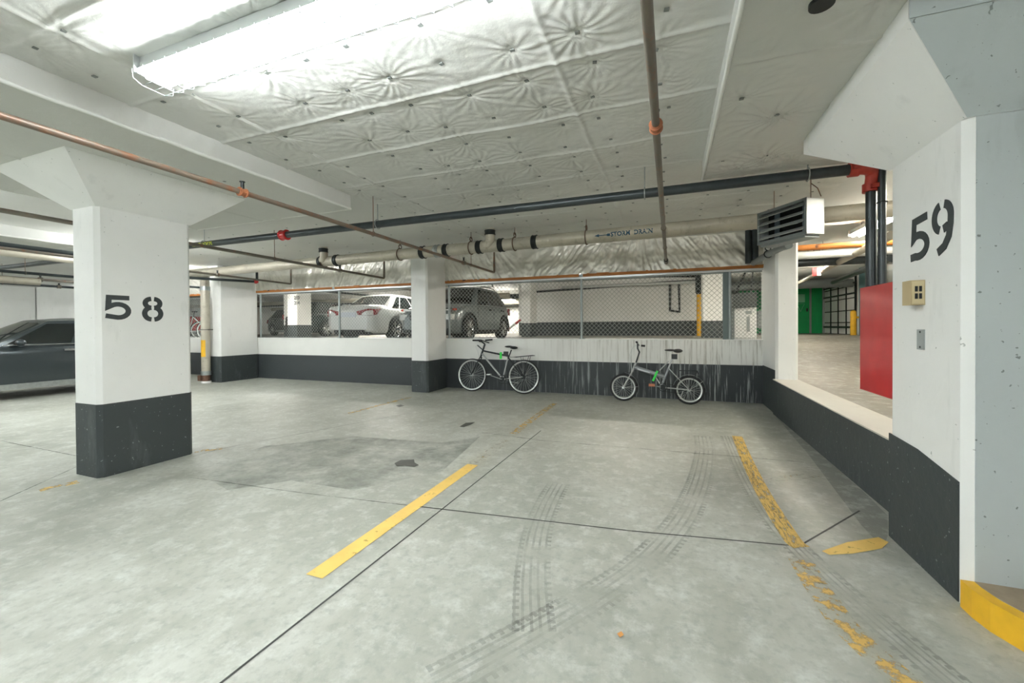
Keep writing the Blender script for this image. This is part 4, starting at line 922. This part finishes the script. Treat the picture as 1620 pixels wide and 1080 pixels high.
def car(label, paint, loc, heading, L=4.6, Wd=1.82, Ht=1.45, belt=.92, hood=.86, deck=.98, wr=.33, wb=2.7, fo=.92,
        gh=(.55, -.25, -1.35, -2.0), suv=False, tail=None, front=True, plate='rear', roof_m=None, roof_rails=False, tint=None):
    # gh: x of windscreen base, roof front, roof rear, rear glass base, relative to the car's centre (forward +)
    root = empty('car', label, 'car', loc, heading)
    hl = L/2; fx = hl-fo; rx = fx-wb; z_s = .22; hw = Wd/2
    top = [(-hl, deck-.18), (-hl+.06, deck-.04), (gh[3]-.05, deck), (gh[3]+.3, belt+.03), (0, belt), (gh[0], belt+.0), (gh[0]+.35, (belt+hood)/2+.02), (hl-.55, hood-.06), (hl-.12, hood-.17), (hl, hood-.34)]
    wid = [(-hl, hw*.70), (-hl+.10, hw*.88), (-hl+.30, hw*.95), (-hl+.8, hw), (hl-1.0, hw), (hl-.35, hw*.93), (hl-.08, hw*.80), (hl, hw*.66)]
    xs = sorted(set(list(np.linspace(-hl, hl, 58))+[fx+a*(wr+.06) for a in (-1, -.97, -.9, .9, .97, 1)]+[rx+a*(wr+.06) for a in (-1, -.97, -.9, .9, .97, 1)]))
    P = []
    for x in xs:
        zt = catmull(top, x); w_ = catmull(wid, x); zb = z_s+.12*max(0, abs(x)-hl+.25)/.25
        for xc in (fx, rx):
            dd = (wr+.06)**2-(x-xc)**2
            if dd > 0: zb = max(zb, wr+math.sqrt(dd))
        zb = min(zb, zt-.10)
        row = []
        hs = [(0, .0), (.94, .0), (.985, .05), (1.0, .30), (1.0, .55), (.985, .80), (.95, .93), (.88, .985), (.6, 1.02), (0, 1.04)]
        for (kw_, kz_) in hs: row.append((x, kw_*w_, zb+(zt-zb)*kz_ if kz_ <= 1 else zt+(kz_-1)*.6))
        full = row+[(p[0], -p[1], p[2]) for p in row[::-1]]
        P.append(full)
    b = MB(); b.grid(P)
    for e in (0, -1): b.add(P[e], [list(range(len(P[e])))])
    fixn(b.build('body', paint, root))
    MB().box((-hl+.15, -hw+.27, z_s-.04), (hl-.2, hw-.27, belt-.12)).build('underbody', M_PLAST, root)
    # greenhouse
    zr = Ht; wbt = hw*.90; wrt = hw*.66
    def side(u, t, s, off=0):   # u 0 rear..1 front at belt/roof
        ca = t; xb_ = gh[3]+(gh[0]-gh[3])*u; xr_ = gh[2]+(gh[1]-gh[2])*u
        z = belt-.03+(zr-.04-belt+.03)*(t-.10*(abs(u-.42)**2.2)*t)
        y = (wbt+(wrt-wbt)*t**1.25)*(1-.10*max(0, u-.6)**1.5-.05*max(0, .4-u))
        return Vector((xb_+(xr_-xb_)*t, s*(y+off), z+off*.3))
    g = MB(); N = 14
    for s in (1, -1): g.grid([[side(i/N, t/6, s) for i in range(N+1)] for t in range(7)])
    def cross(u, t, v, off=0):  # front (u=1) or rear (u=0)
        a, c = side(u, t, 1), side(u, t, -1); p = a+(c-a)*v; bow = (1-(2*v-1)**2); sg = 1 if u > .5 else -1
        return p+Vector((sg*(bow*.10*(1-t*.5)+off), 0, bow*.03*t+off*.5))
    for u in (0, 1): g.grid([[cross(u, t/6, v/8) for v in range(9)] for t in range(7)])
    R0 = []
    for i in range(N+1):
        a, c = side(i/N, 1, 1), side(i/N, 1, -1); row = []
        for v in range(9):
            p = a+(c-a)*(v/8); bow = 1-(2*v/8-1)**2
            e = cross(0, 1, v/8)*(1-i/N)+cross(1, 1, v/8)*(i/N); row.append(Vector((p.x+(.10*.5*bow if i == N else -.10*.5*bow if i == 0 else 0), p.y, p.z+bow*(.03+.035*math.sin(PI*i/N)))))
        R0.append(row)
    g.grid(R0); fixn(g.build('roof', roof_m or paint, root))
    gl = tint or M_GLASS
    for s in (1, -1):
        for (u0, u1) in ((.10, .30), (.33, .60), (.63, .95)) if suv else ((.12, .26), (.29, .58), (.61, .95)):
            w_ = MB(); w_.grid([[side(u0+(u1-u0)*i/5, .12+.76*t/4, s, .006) for i in range(6)] for t in range(5)]); w_.build('side_window', gl, root)
        MB().tube([side(.08+.88*i/10, .07, s, .01) for i in range(11)], .010, 6).build('window_trim', M_CHROME, root)
        # mirror
        p = side(.90, .12, s); mb = MB(); mb.sphere((p.x+.02, s*(hw+.07), p.z+.03), .1, 12, 8, (.7, 1.0, .65)); mb.box((p.x-.02, s*(hw-.12), p.z-.02), (p.x+.03, s*(hw+.0), p.z+.02)); mb.build('wing_mirror', M_PLAST if suv else paint, root)
        for xx in (gh[0]*.0-.15, gh[0]*.0-1.1): MB().box((xx-.1, s*(hw*.99), belt-.13), (xx+.1, s*(hw+.03), belt-.09)).build('door_handle', M_CHROME if not suv else M_DARKM, root)
        for xx in (gh[0]-.02, -.42, -1.28 if not suv else -1.3):
            sm_ = MB(); sm_.box((xx-.004, s*(hw*.996), z_s+.1), (xx+.004, s*(hw+.002), belt-.06)); sm_.build('door_seam', M_PLAST, root)
        MB().box((rx+wr+.1, s*(hw*.975), z_s-.02), (fx-wr-.1, s*(hw+.006), z_s+.09)).build('sill_trim', M_PLAST if suv else M_STEEL, root)
        if suv:
            for xc in (fx, rx):
                ar_ = MB(); ar_.tube([(xc+math.cos(a)*(wr+.075), s*(hw-.005), wr+math.sin(a)*(wr+.075)) for a in np.linspace(-.25, PI+.25, 16)], .028, 6); ar_.build('arch_trim', M_PLAST, root)
        if roof_rails: MB().tube([side(.1+.75*i/8, 1.0, s, .0)+Vector((0, 0, .05 if 0 < i < 8 else 0.0)) for i in range(9)], .018, 6).build('roof_rail', M_CHROME, root)
    for u in (0, 1):
        w_ = MB(); w_.grid([[cross(u, .10+.80*t/4, .07+.86*v/8, .008) for v in range(9)] for t in range(5)]); w_.build('windscreen' if u else 'rear_window', gl, root)
    for xc in (fx, rx):
        for s in (1, -1):
            wh = wheel(wr, .22, 1 if suv else 0); wh.parent = root; wh.location = (xc, s*(hw-.12), wr); wh.rotation_euler = (0, 0, 0 if s > 0 else PI)
    # lights
    zt = deck-.10 if not suv else deck
    for s in (1, -1):
        x_e = -hl; tl = MB()
        if not suv:
            pts = [(x_e-.006, s*.28, zt-.10), (x_e+.01, s*hw*.72, zt-.03), (x_e+.12, s*(hw*.905), zt-.04), (x_e+.30, s*(hw*.975), zt-.02), (x_e+.14, s*(hw*.93), zt-.20), (x_e+.0, s*hw*.80, zt-.23), (x_e-.012, s*.34, zt-.20)]
            tl.add([Vector(p)+Vector((-.02, s*.012, 0)) for p in pts], [list(range(7))]); tl.add([Vector(p)+Vector((.05, -s*.02, 0)) for p in pts], [list(range(7))])
            o = len(tl.v)-14
            for i in range(7): tl.f.append([o+i, o+(i+1) % 7, o+7+(i+1) % 7, o+7+i]); tl.sm.append(False); tl.mi.append(0)
        else: tl.box((x_e+.02, s*(hw*.62), zt-.28), (x_e+.12, s*(hw*.93), zt-.06))
        fixn(tl.build('tail_light', M_TAIL, root))
        hlm = MB(); x_f = hl
        if suv:
            hlm.box((x_f-.10, s*hw*.42, hood-.19), (x_f-.035, s*hw*.74, hood-.155)); hlm.build('head_light', M_LAMPW, root)
            MB().sphere((x_f-.18, s*hw*.85, hood-.16), .07, 10, 6, (1.2, .7, .45)).build('indicator_light', M_AMBER, root)
            MB().box((x_f-.20, s*hw*.60, hood-.42), (x_f-.012, s*hw*.84, hood-.28)).build('fog_light', M_LAMPW, root)
        else:
            hlm.sphere((x_f-.22, s*hw*.74, hood-.22), .16, 12, 8, (1.2, .9, .42)); hlm.build('head_light', M_LAMPW, root)
    MB().box((hl-.10, -hw*.5, hood-.42), (hl+.004, hw*.5, hood-.24)).build('grille', M_PLAST, root)
    MB().box((hl-.15, -hw*.75, .24), (hl-.02, hw*.75, .36)).build('front_bumper', M_DARKM if suv else M_PLAST, root)
    MB().box((-hl-.015, -hw*.55, .26), (-hl+.08, hw*.55, .33)).build('rear_bumper', M_PLAST, root)
    MB().box((-hl-.022, -.26, deck-.36), (-hl+.02, .26, deck-.22)).build('number_plate', M_PLATE, root)
    MB().tube([(-hl+.05, -hw*.72, deck+.01), (-hl-.02, 0, deck+.03), (-hl+.05, hw*.72, deck+.01)], .018, 6).build('boot_lip', M_PLAST if not suv else paint, root)
    return root
car('dark grey sedan parked at the far left behind column 58', car_paint('dark_slate_paint', '#3a4347'), (-12.85, 4.75, 0), -PI/2, 4.85, 1.85, 1.60, 1.05, .98, 1.08, .34, 2.85, 1.0, (.95, .05, -1.15, -1.95))
car('grey SUV with roof rails parked nose to the fence on the deck', car_paint('grey_suv_paint', '#7d8687', .3), (-5.88, 11.15, ZK), -PI/2+.02, 4.10, 1.80, 1.60, 1.0, 1.0, 1.05, .34, 2.52, .84, (.75, .15, -1.45, -1.85), suv=True, roof_rails=True)
car('white sedan with its tail to the fence on the deck', car_paint('white_sedan_paint', '#dfe2e1', .05), (-8.75, 11.95, ZK), PI/2+.03, 4.85, 1.84, 1.46, .95, .88, 1.06, .34, 2.82, .98, (.75, -.10, -1.05, -1.85))
car('black SUV on the deck seen left of the white sedan', car_paint('black_suv_paint', '#2b3536', .2), (-15.6, 16.2, ZK), PI/2-.05, 4.5, 1.85, 1.62, 1.02, 1.0, 1.08, .35, 2.7, .86, (.8, .1, -1.6, -2.0), suv=True)
car('dark grey hatchback at the left edge of the left fence opening', car_paint('charcoal_paint', '#43494a', .2), (-19.5, 17.6, ZK), -.25, 4.3, 1.78, 1.48, .95, .9, 1.0, .32, 2.6, .85, (.65, -.1, -1.4, -1.85))
car('silver car on the deck above the dark grey sedan', car_paint('silver_paint', '#a5abab', .4), (-23.0, 11.6, ZK), -PI/2, 4.6, 1.8, 1.5, .95, .9, 1.0, .33, 2.7, .9, (.6, -.2, -1.3, -1.95))
car('red car on the deck right of the silver one, behind column 58', car_paint('red_car_paint', '#b3262c', .1), (-20.4, 11.4, ZK), PI/2, 4.4, 1.8, 1.45, .95, .9, 1.02, .33, 2.6, .9, (.6, -.2, -1.3, -1.85))

# ------------------------------------------------------------------ bicycles
M_SILV = mat('silver_frame', '#b9bcbb', .3, .6); M_DFR = mat('dark_frame', '#24292c', .35, .3); M_GFR = mat('grey_frame', '#8d9294', .35, .5)
M_SPOKE = mat('spoke_steel', '#c5cac8', .3, .7); M_RIM = mat('rim_alloy', '#c9cecb', .3, .5)
def bike_wheel(c, R_, tyre, root, nsp=28, hub=.02, parts=True):
    e = bpy.data.objects.new('wheel', None); COL.objects.link(e); e.parent = root; e.location = c
    MB().ring((0, 0, 0), (0, 1, 0), R_-tyre, tyre, 44, 8).build('tyre', M_RUBBER, e)
    b = MB(); n = 44; rr = R_-2*tyre
    b.grid([[(math.cos(2*PI*i/n)*q, y, math.sin(2*PI*i/n)*q) for i in range(n+1)] for y, q in ((-.014, rr+.012), (-.015, rr-.012), (0, rr-.02), (.015, rr-.012), (.014, rr+.012))]); b.build('rim', M_RIM, e)
    b = MB()
    for i in range(nsp):
        a = 2*PI*i/nsp; s = 1 if i % 2 else -1; a2 = a+(.5 if (i//2) % 2 else -.5)
        b.frustum((math.cos(a2)*hub, s*.025, math.sin(a2)*hub), (math.cos(a)*(rr-.012), 0, math.sin(a)*(rr-.012)), .0019, .0019, 4, False)
    o = b.build('spokes', M_SPOKE, e); o['kind'] = 'stuff'
    MB().frustum((0, -.05, 0), (0, .05, 0), .012, .012, 10).frustum((0, -.03, 0), (0, -.024, 0), hub+.006, hub+.006, 14).frustum((0, .024, 0), (0, .03, 0), hub+.006, hub+.006, 14).build('hub', M_SPOKE, e)
    return e
def B1(cx, cy, y=7.95):   # crop pixel of the bicycle (9x) -> plane point
    p = onp((700+cx/9, 520+cy/9), 1, y); return p
class BikeFrame:
    def __init__(s, conv, yb, label, name, lean):
        s.conv = conv; o = conv(432, 645) if name == 'bicycle' else conv(325, 770)
        s.root = empty(name, label, 'bicycle', (o.x, yb, 0)); s.root.rotation_euler = (-lean, 0, 0); s.o = o; s.dz = 0
    def p(s, cx, cy, y=0):
        q = s.conv(cx, cy); return Vector((q.x-s.o.x, y, q.z+s.dz))
    def t(s, name, pts, r, m, n=8):
        b = MB()
        for seg in pts: b.tube([s.p(*q) for q in seg], r, n)
        return b.build(name, m, s.root)
bk = BikeFrame(B1, 7.88, 'silver and black hybrid bicycle with a rear rack leaning on the back wall', 'bicycle', .10)
R1 = .345
fw = bk.p(432, 645); rw = bk.p(1165, 683); bk.dz = 0
zf = R1; bk.dz = R1-(fw.z+rw.z)/2; fw = bk.p(432, 645); rw = bk.p(1165, 683); fw.z = rw.z = R1
bike_wheel(fw, R1, .018, bk.root); rwo = bike_wheel(rw, R1, .018, bk.root)
bb = bk.p(870, 712); seat = bk.p(970, 300); stt = bk.p(925, 440); hb_ = bk.p(560, 350); ht = bk.p(590, 240)
def T(name, pts, r, m, root, n=8):
    b = MB()
    for seg in pts: b.tube(seg, r, n)
    return b.build(name, m, root)
V = Vector
T('down_tube', [[hb_, bb]], .019, M_SILV, bk.root); T('top_tube', [[bk.p(575, 310), bk.p(940, 385)]], .018, M_DFR, bk.root)
T('seat_tube', [[bb, bk.p(930, 420)]], .017, M_SILV, bk.root); T('seat_post', [[bk.p(930, 430), bk.p(978, 295)]], .013, M_DFR, bk.root)
T('chain_stay', [[bb+V((0, s*.03, 0)), rw+V((0, s*.06, 0))] for s in (1, -1)], .010, M_SILV, bk.root)
T('seat_stay', [[bk.p(930, 400)+V((0, s*.02, 0)), rw+V((0, s*.06, 0))] for s in (1, -1)], .008, M_DFR, bk.root)
T('fork', [[bk.p(548, 400)+V((0, s*.045, 0)), fw+V((0, s*.055, 0))] for s in (1, -1)], .012, M_DFR, bk.root)
T('head_tube', [[bk.p(540, 410), bk.p(595, 215)]], .021, M_DFR, bk.root)
T('handlebar', [[bk.p(595, 205)+V((0, -.26, .03)), bk.p(560, 190)+V((0, -.1, .02)), bk.p(520, 165)+V((0, 0, .02)), bk.p(560, 170)+V((0, .1, .0)), bk.p(600, 175)+V((.0, .20, -.02))], [bk.p(490, 230), bk.p(560, 290)]], .012, M_DFR, bk.root)
T('hand_grip', [[bk.p(595, 205)+V((0, -.27, .03)), bk.p(580, 200)+V((0, -.17, .025))], [bk.p(420, 160), bk.p(540, 160)], [bk.p(600, 160), bk.p(700, 150)]], .017, M_RUBBER, bk.root)
T('stem', [[bk.p(595, 215), bk.p(530, 165)]], .016, M_DFR, bk.root)
T('brake_cable', [[bk.p(490, 210), bk.p(465, 250), bk.p(500, 320), bk.p(520, 390)], [bk.p(590, 180), bk.p(540, 300), bk.p(545, 400)]], .003, M_SPOKE, bk.root, 5)
sd_ = MB(); c_ = bk.p(985, 265)
sd_.sphere(c_+V((.04, 0, 0)), .075, 14, 8, (1.1, 1.0, .42)); sd_.sphere(c_+V((-.07, 0, .02)), .06, 12, 8, (1.6, .5, .36)); sd_.build('saddle', M_PLAST, bk.root)
rk = MB(); a, c = bk.p(1030, 400), bk.p(1300, 375)
for y in (-.06, -.02, .02, .06): rk.tube([a+V((0, y, 0)), c+V((0, y, 0))], .006, 6)
for k in range(6): rk.tube([a+(c-a)*k/5+V((0, -.065, 0)), a+(c-a)*k/5+V((0, .065, 0))], .005, 6)
for s in (1, -1):
    for q in ((1130, 400), (1240, 390)): rk.tube([bk.p(*q)+V((0, s*.06, 0)), rw+V((0, s*.065, 0))], .005, 6)
rk.tube([a, bk.p(935, 400)], .005, 6); rk.build('rear_rack', M_DFR, bk.root)
T('crank', [[bb+V((0, -.06, 0)), bk.p(715, 660)+V((0, -.06, 0))], [bb+V((0, .05, 0)), bb*2-bk.p(715, 660)+V((0, .05, 0))]], .010, M_STEEL, bk.root)
MB().box(bk.p(690, 650)+V((-.02, -.15, -.005)), bk.p(690, 650)+V((.05, -.06, .02))).box(bb*2-bk.p(700, 660)+V((-.03, .06, -.01)), bb*2-bk.p(700, 660)+V((.04, .15, .015))).build('pedal', M_LAMPW, bk.root)
ch = MB(); ch.ring(bb+V((0, -.045, 0)), (0, 1, 0), .085, .007, 28, 6); ch.frustum(bb+V((0, -.047, 0)), bb+V((0, -.042, 0)), .05, .05, 18); ch.build('chainring', M_DARKM, bk.root)
T('chain', [[bb+V((0, -.045, .085)), rw+V((0, -.045, .04))], [bb+V((0, -.045, -.085)), rw+V((0, -.045, -.12))], [rw+V((0, -.045, -.12)), rw+V((.03, -.045, -.04))]], .004, M_DARKM, bk.root, 5)
MB().frustum(rw+V((0, -.055, 0)), rw+V((0, -.035, 0)), .045, .05, 16).build('cassette', M_DARKM, bk.root)
MB().box(bk.p(820, 425)+V((0, -.03, 0)), bk.p(850, 330)+V((0, -.02, 0))).build('green_tag', M_LIME, bk.root)
MB().box(bk.p(870, 385)+V((0, -.02, 0)), bk.p(930, 320)+V((0, .03, 0))).build('lock', M_PLAST, bk.root)

def B2(cx, cy, y=7.72):
    return onp((950+cx/9, 530+cy/9), 1, y)
fb = BikeFrame(B2, 7.72, 'small silver folding bicycle with mudguards leaning on the back wall at right', 'folding_bicycle', .14)
R3 = .245; fw = fb.p(325, 770); rw = fb.p(1270, 765); fb.dz = R3-(fw.z+rw.z)/2; fw = fb.p(325, 770); rw = fb.p(1265, 765); fw.z = rw.z = R3
bike_wheel(fw, R3, .022, fb.root, 24); bike_wheel(rw, R3, .022, fb.root, 24)
bb = fb.p(860, 745); r_ = fb.root; p = fb.p
T('main_tube', [[p(475, 460), p(910, 600)]], .036, M_GFR, r_, 12)
lb_ = MB(); A, B = p(520, 490), p(700, 540)
lb_.box((A.x, -.033, A.z-.0), (A.x+.001, -.032, A.z)); lb_.tube([A+V((0, -.026, 0)), B+V((0, -.026, 0))], .012, 6); lb_.build('frame_decal', M_LAMPW, r_)
T('seat_mast', [[p(855, 750), p(970, 480)]], .020, M_GFR, r_); T('seat_post', [[p(960, 500), p(1045, 275)]], .014, M_SILV, r_)
T('strut', [[p(790, 610), p(868, 740)], [p(970, 375), p(840, 510)]], .009, M_SILV, r_)
T('seat_stay', [[p(970, 480)+V((0, s*.02, 0)), rw+V((0, s*.055, 0))] for s in (1, -1)], .008, M_SILV, r_)
T('chain_stay', [[bb+V((0, s*.02, 0)), rw+V((0, s*.055, 0))] for s in (1, -1)], .010, M_SILV, r_)
T('head_tube', [[p(500, 395), p(445, 530)]], .020, M_SILV, r_)
T('fork', [[p(445, 530)+V((0, s*.04, 0)), fw+V((0, s*.05, 0))] for s in (1, -1)], .011, M_SILV, r_)
T('handlebar_stem', [[p(500, 395), p(548, 245), p(520, 190), p(520, 120)]], .014, M_DFR, r_)
T('handlebar', [[p(520, 120)+V((0, -.24, .0)), p(520, 120), p(530, 130)+V((0, .20, 0))]], .012, M_DFR, r_)
T('hand_grip', [[p(520, 120)+V((0, -.27, 0)), p(520, 120)+V((0, -.15, 0))], [p(570, 150), p(630, 155)]], .018, M_RUBBER, r_)
T('brake_cable', [[p(520, 125), p(450, 170), p(410, 280), p(405, 480), p(400, 560)], [p(520, 130), p(440, 200), p(420, 330), p(430, 480)]], .003, M_SPOKE, r_, 5)
sd_ = MB(); c_ = p(1050, 225); sd_.sphere(c_+V((.06, 0, 0)), .085, 14, 8, (.95, 1.0, .42)); sd_.sphere(c_+V((-.06, 0, .01)), .06, 12, 8, (1.7, .5, .34)); sd_.build('saddle', mat('brown_black_saddle', '#4a4a48', .5), r_)
def guard(c, R_, a0, a1, name):
    b = MB(); n = 20; P = []
    for i in range(n+1):
        a = math.radians(a0+(a1-a0)*i/n); P.append([(c.x+math.cos(a)*(R_-abs(y)*.25), y, c.z+math.sin(a)*(R_-abs(y)*.25)) for y in (-.028, -.014, 0, .014, .028)])
    b.grid(P); return b.build(name, M_STEEL, r_)
guard(rw, R3+.022, -5, 165, 'rear_mudguard'); guard(fw, R3+.022, -25, 85, 'front_mudguard')
T('mudguard_stay', [[rw+V((0, s*.05, 0)), rw+V((.22, s*.03, .16))] for s in (1, -1)]+[[fw+V((0, s*.05, 0)), fw+V((.25, s*.03, 0.02))] for s in (1, -1)], .004, M_SPOKE, r_, 5)
rk = MB(); a, c = p(1120, 510), p(1380, 515)
for y in (-.05, 0, .05): rk.tube([a+V((0, y, 0)), c+V((0, y, 0)), c+V((.02, y, -.06))], .006, 6)
for k in range(4): rk.tube([a+(c-a)*k/3+V((0, -.055, 0)), a+(c-a)*k/3+V((0, .055, 0))], .005, 6)
for s in (1, -1): rk.tube([c+V((0, s*.05, 0)), rw+V((0, s*.06, 0))], .005, 6)
rk.build('rear_rack', M_DFR, r_)
T('front_carrier', [[p(310, 545), p(400, 548)], [p(330, 560), p(430, 540)]], .007, M_DFR, r_)
T('crank', [[bb+V((0, -.05, 0)), p(780, 730)+V((0, -.05, 0))], [bb+V((0, .05, 0)), bb*2-p(740, 730)+V((0, .05, 0))]], .010, M_STEEL, r_)
MB().box(p(690, 735)+V((0, -.13, 0)), p(775, 700)+V((0, -.05, 0))).build('pedal', M_ORNG, r_)
ch = MB(); ch.ring(bb+V((.03, -.04, 0)), (0, 1, 0), .07, .006, 24, 6); ch.frustum(bb+V((.03, -.042, 0)), bb+V((.03, -.037, 0)), .045, .045, 18); ch.build('chainring', M_DARKM, r_)
T('chain', [[bb+V((.03, -.04, .07)), rw+V((0, -.04, .03))], [bb+V((.03, -.04, -.07)), rw+V((-.05, -.04, -.07))]], .004, M_DARKM, r_, 5)
T('kickstand', [[rw+V((-.10, -.05, -.02)), rw+V((-.15, -.08, -.15))]], .008, M_SILV, r_)
tg = MB(); A, B = p(745, 660), p(810, 515); u_ = (B-A).normalized(); w_ = V((u_.z, 0, -u_.x))*.018
tg.add([A-w_+V((0, -.04, 0)), A+w_+V((0, -.04, 0)), B+w_+V((0, -.04, 0)), B-w_+V((0, -.04, 0)), A-w_+V((0, -.035, 0)), A+w_+V((0, -.035, 0)), B+w_+V((0, -.035, 0)), B-w_+V((0, -.035, 0))], [(0, 1, 2, 3), (7, 6, 5, 4), (0, 4, 5, 1), (1, 5, 6, 2), (2, 6, 7, 3), (3, 7, 4, 0)]); tg.build('green_tag', M_LIME, r_)
MB().box(p(1010, 345)+V((0, -.02, 0)), p(1095, 275)+V((0, .03, 0))).build('saddle_bag', M_PLAST, r_)

# bicycles on the deck behind the left opening
def deck_bike(x, y, rz, c, label):
    r = empty('bicycle', label, 'bicycle', (x, y, ZK), rz); m = mat('deck_bike_'+c.strip('#'), c, .4, .3)
    bike_wheel(V((0, 0, .34)), .34, .02, r, 16); bike_wheel(V((1.05, 0, .34)), .34, .02, r, 16)
    T('frame', [[V((.2, 0, .85)), V((.45, 0, .3)), V((.62, 0, .85)), V((.2, 0, .85))], [V((.45, 0, .3)), V((1.05, .05, .34)), V((.62, 0, .8))], [V((.16, 0, .95)), V((.2, 0, .8)), V((0, .05, .34))]], .016, m, r)
    T('handlebar', [[V((.16, 0, .95)), V((.1, 0, 1.02))], [V((.1, -.27, 1.03)), V((.1, .27, 1.03))]], .014, M_DFR, r)
    T('seat_post', [[V((.62, 0, .8)), V((.65, 0, .97))]], .014, M_DFR, r); MB().sphere((.66, 0, .99), .09, 12, 8, (1.4, .7, .35)).build('saddle', M_PLAST, r)
deck_bike(-16.01, 9.3, .35, '#b9bcbb', 'silver bicycle parked on the deck behind the vertical drain pipe')
deck_bike(-15.62, 9.9, 1.1, '#c96a3a', 'orange bicycle parked on the deck beside the silver one')

# sleeve in the right drop panel
sp_ = onp((1300, 2), 2, ZD); sl = MB().frustum((0, 0, -.02), (0, 0, .03), .05, .05, 20).build('pipe_sleeve', M_DARKM, None, (sp_.x, sp_.y, ZD)); tag(sl, 'dark round pipe sleeve in the ceiling at the top right', 'pipe sleeve')
# ------------------------------------------------------------------ groups of repeats
G = {'fluorescent_light': 'fluorescent ceiling lights', 'chain_link_fence': 'chain link fences on the parapet', 'foil_sheet': 'foil sheets above the parapet opening', 'timber_rail': 'timber rails under the foil', 'lintel_strip': 'metal strips under the timber rails',
     'concrete_column': 'concrete columns', 'sprinkler_pipe': 'sprinkler pipes under the ceiling', 'ceiling_pipe': 'pipes over the upper deck and ramp', 'riser_duct': 'dark vertical pipes by the corner column', 'car': 'parked cars', 'bicycle': 'bicycles', 'drain_branch_pipe': 'beige branch pipes at the far left'}
for o in bpy.data.objects:
    if o.parent is None and o.get('category'):
        b_ = o.name.split('.')[0]
        if b_ in G: o['group'] = G[b_]
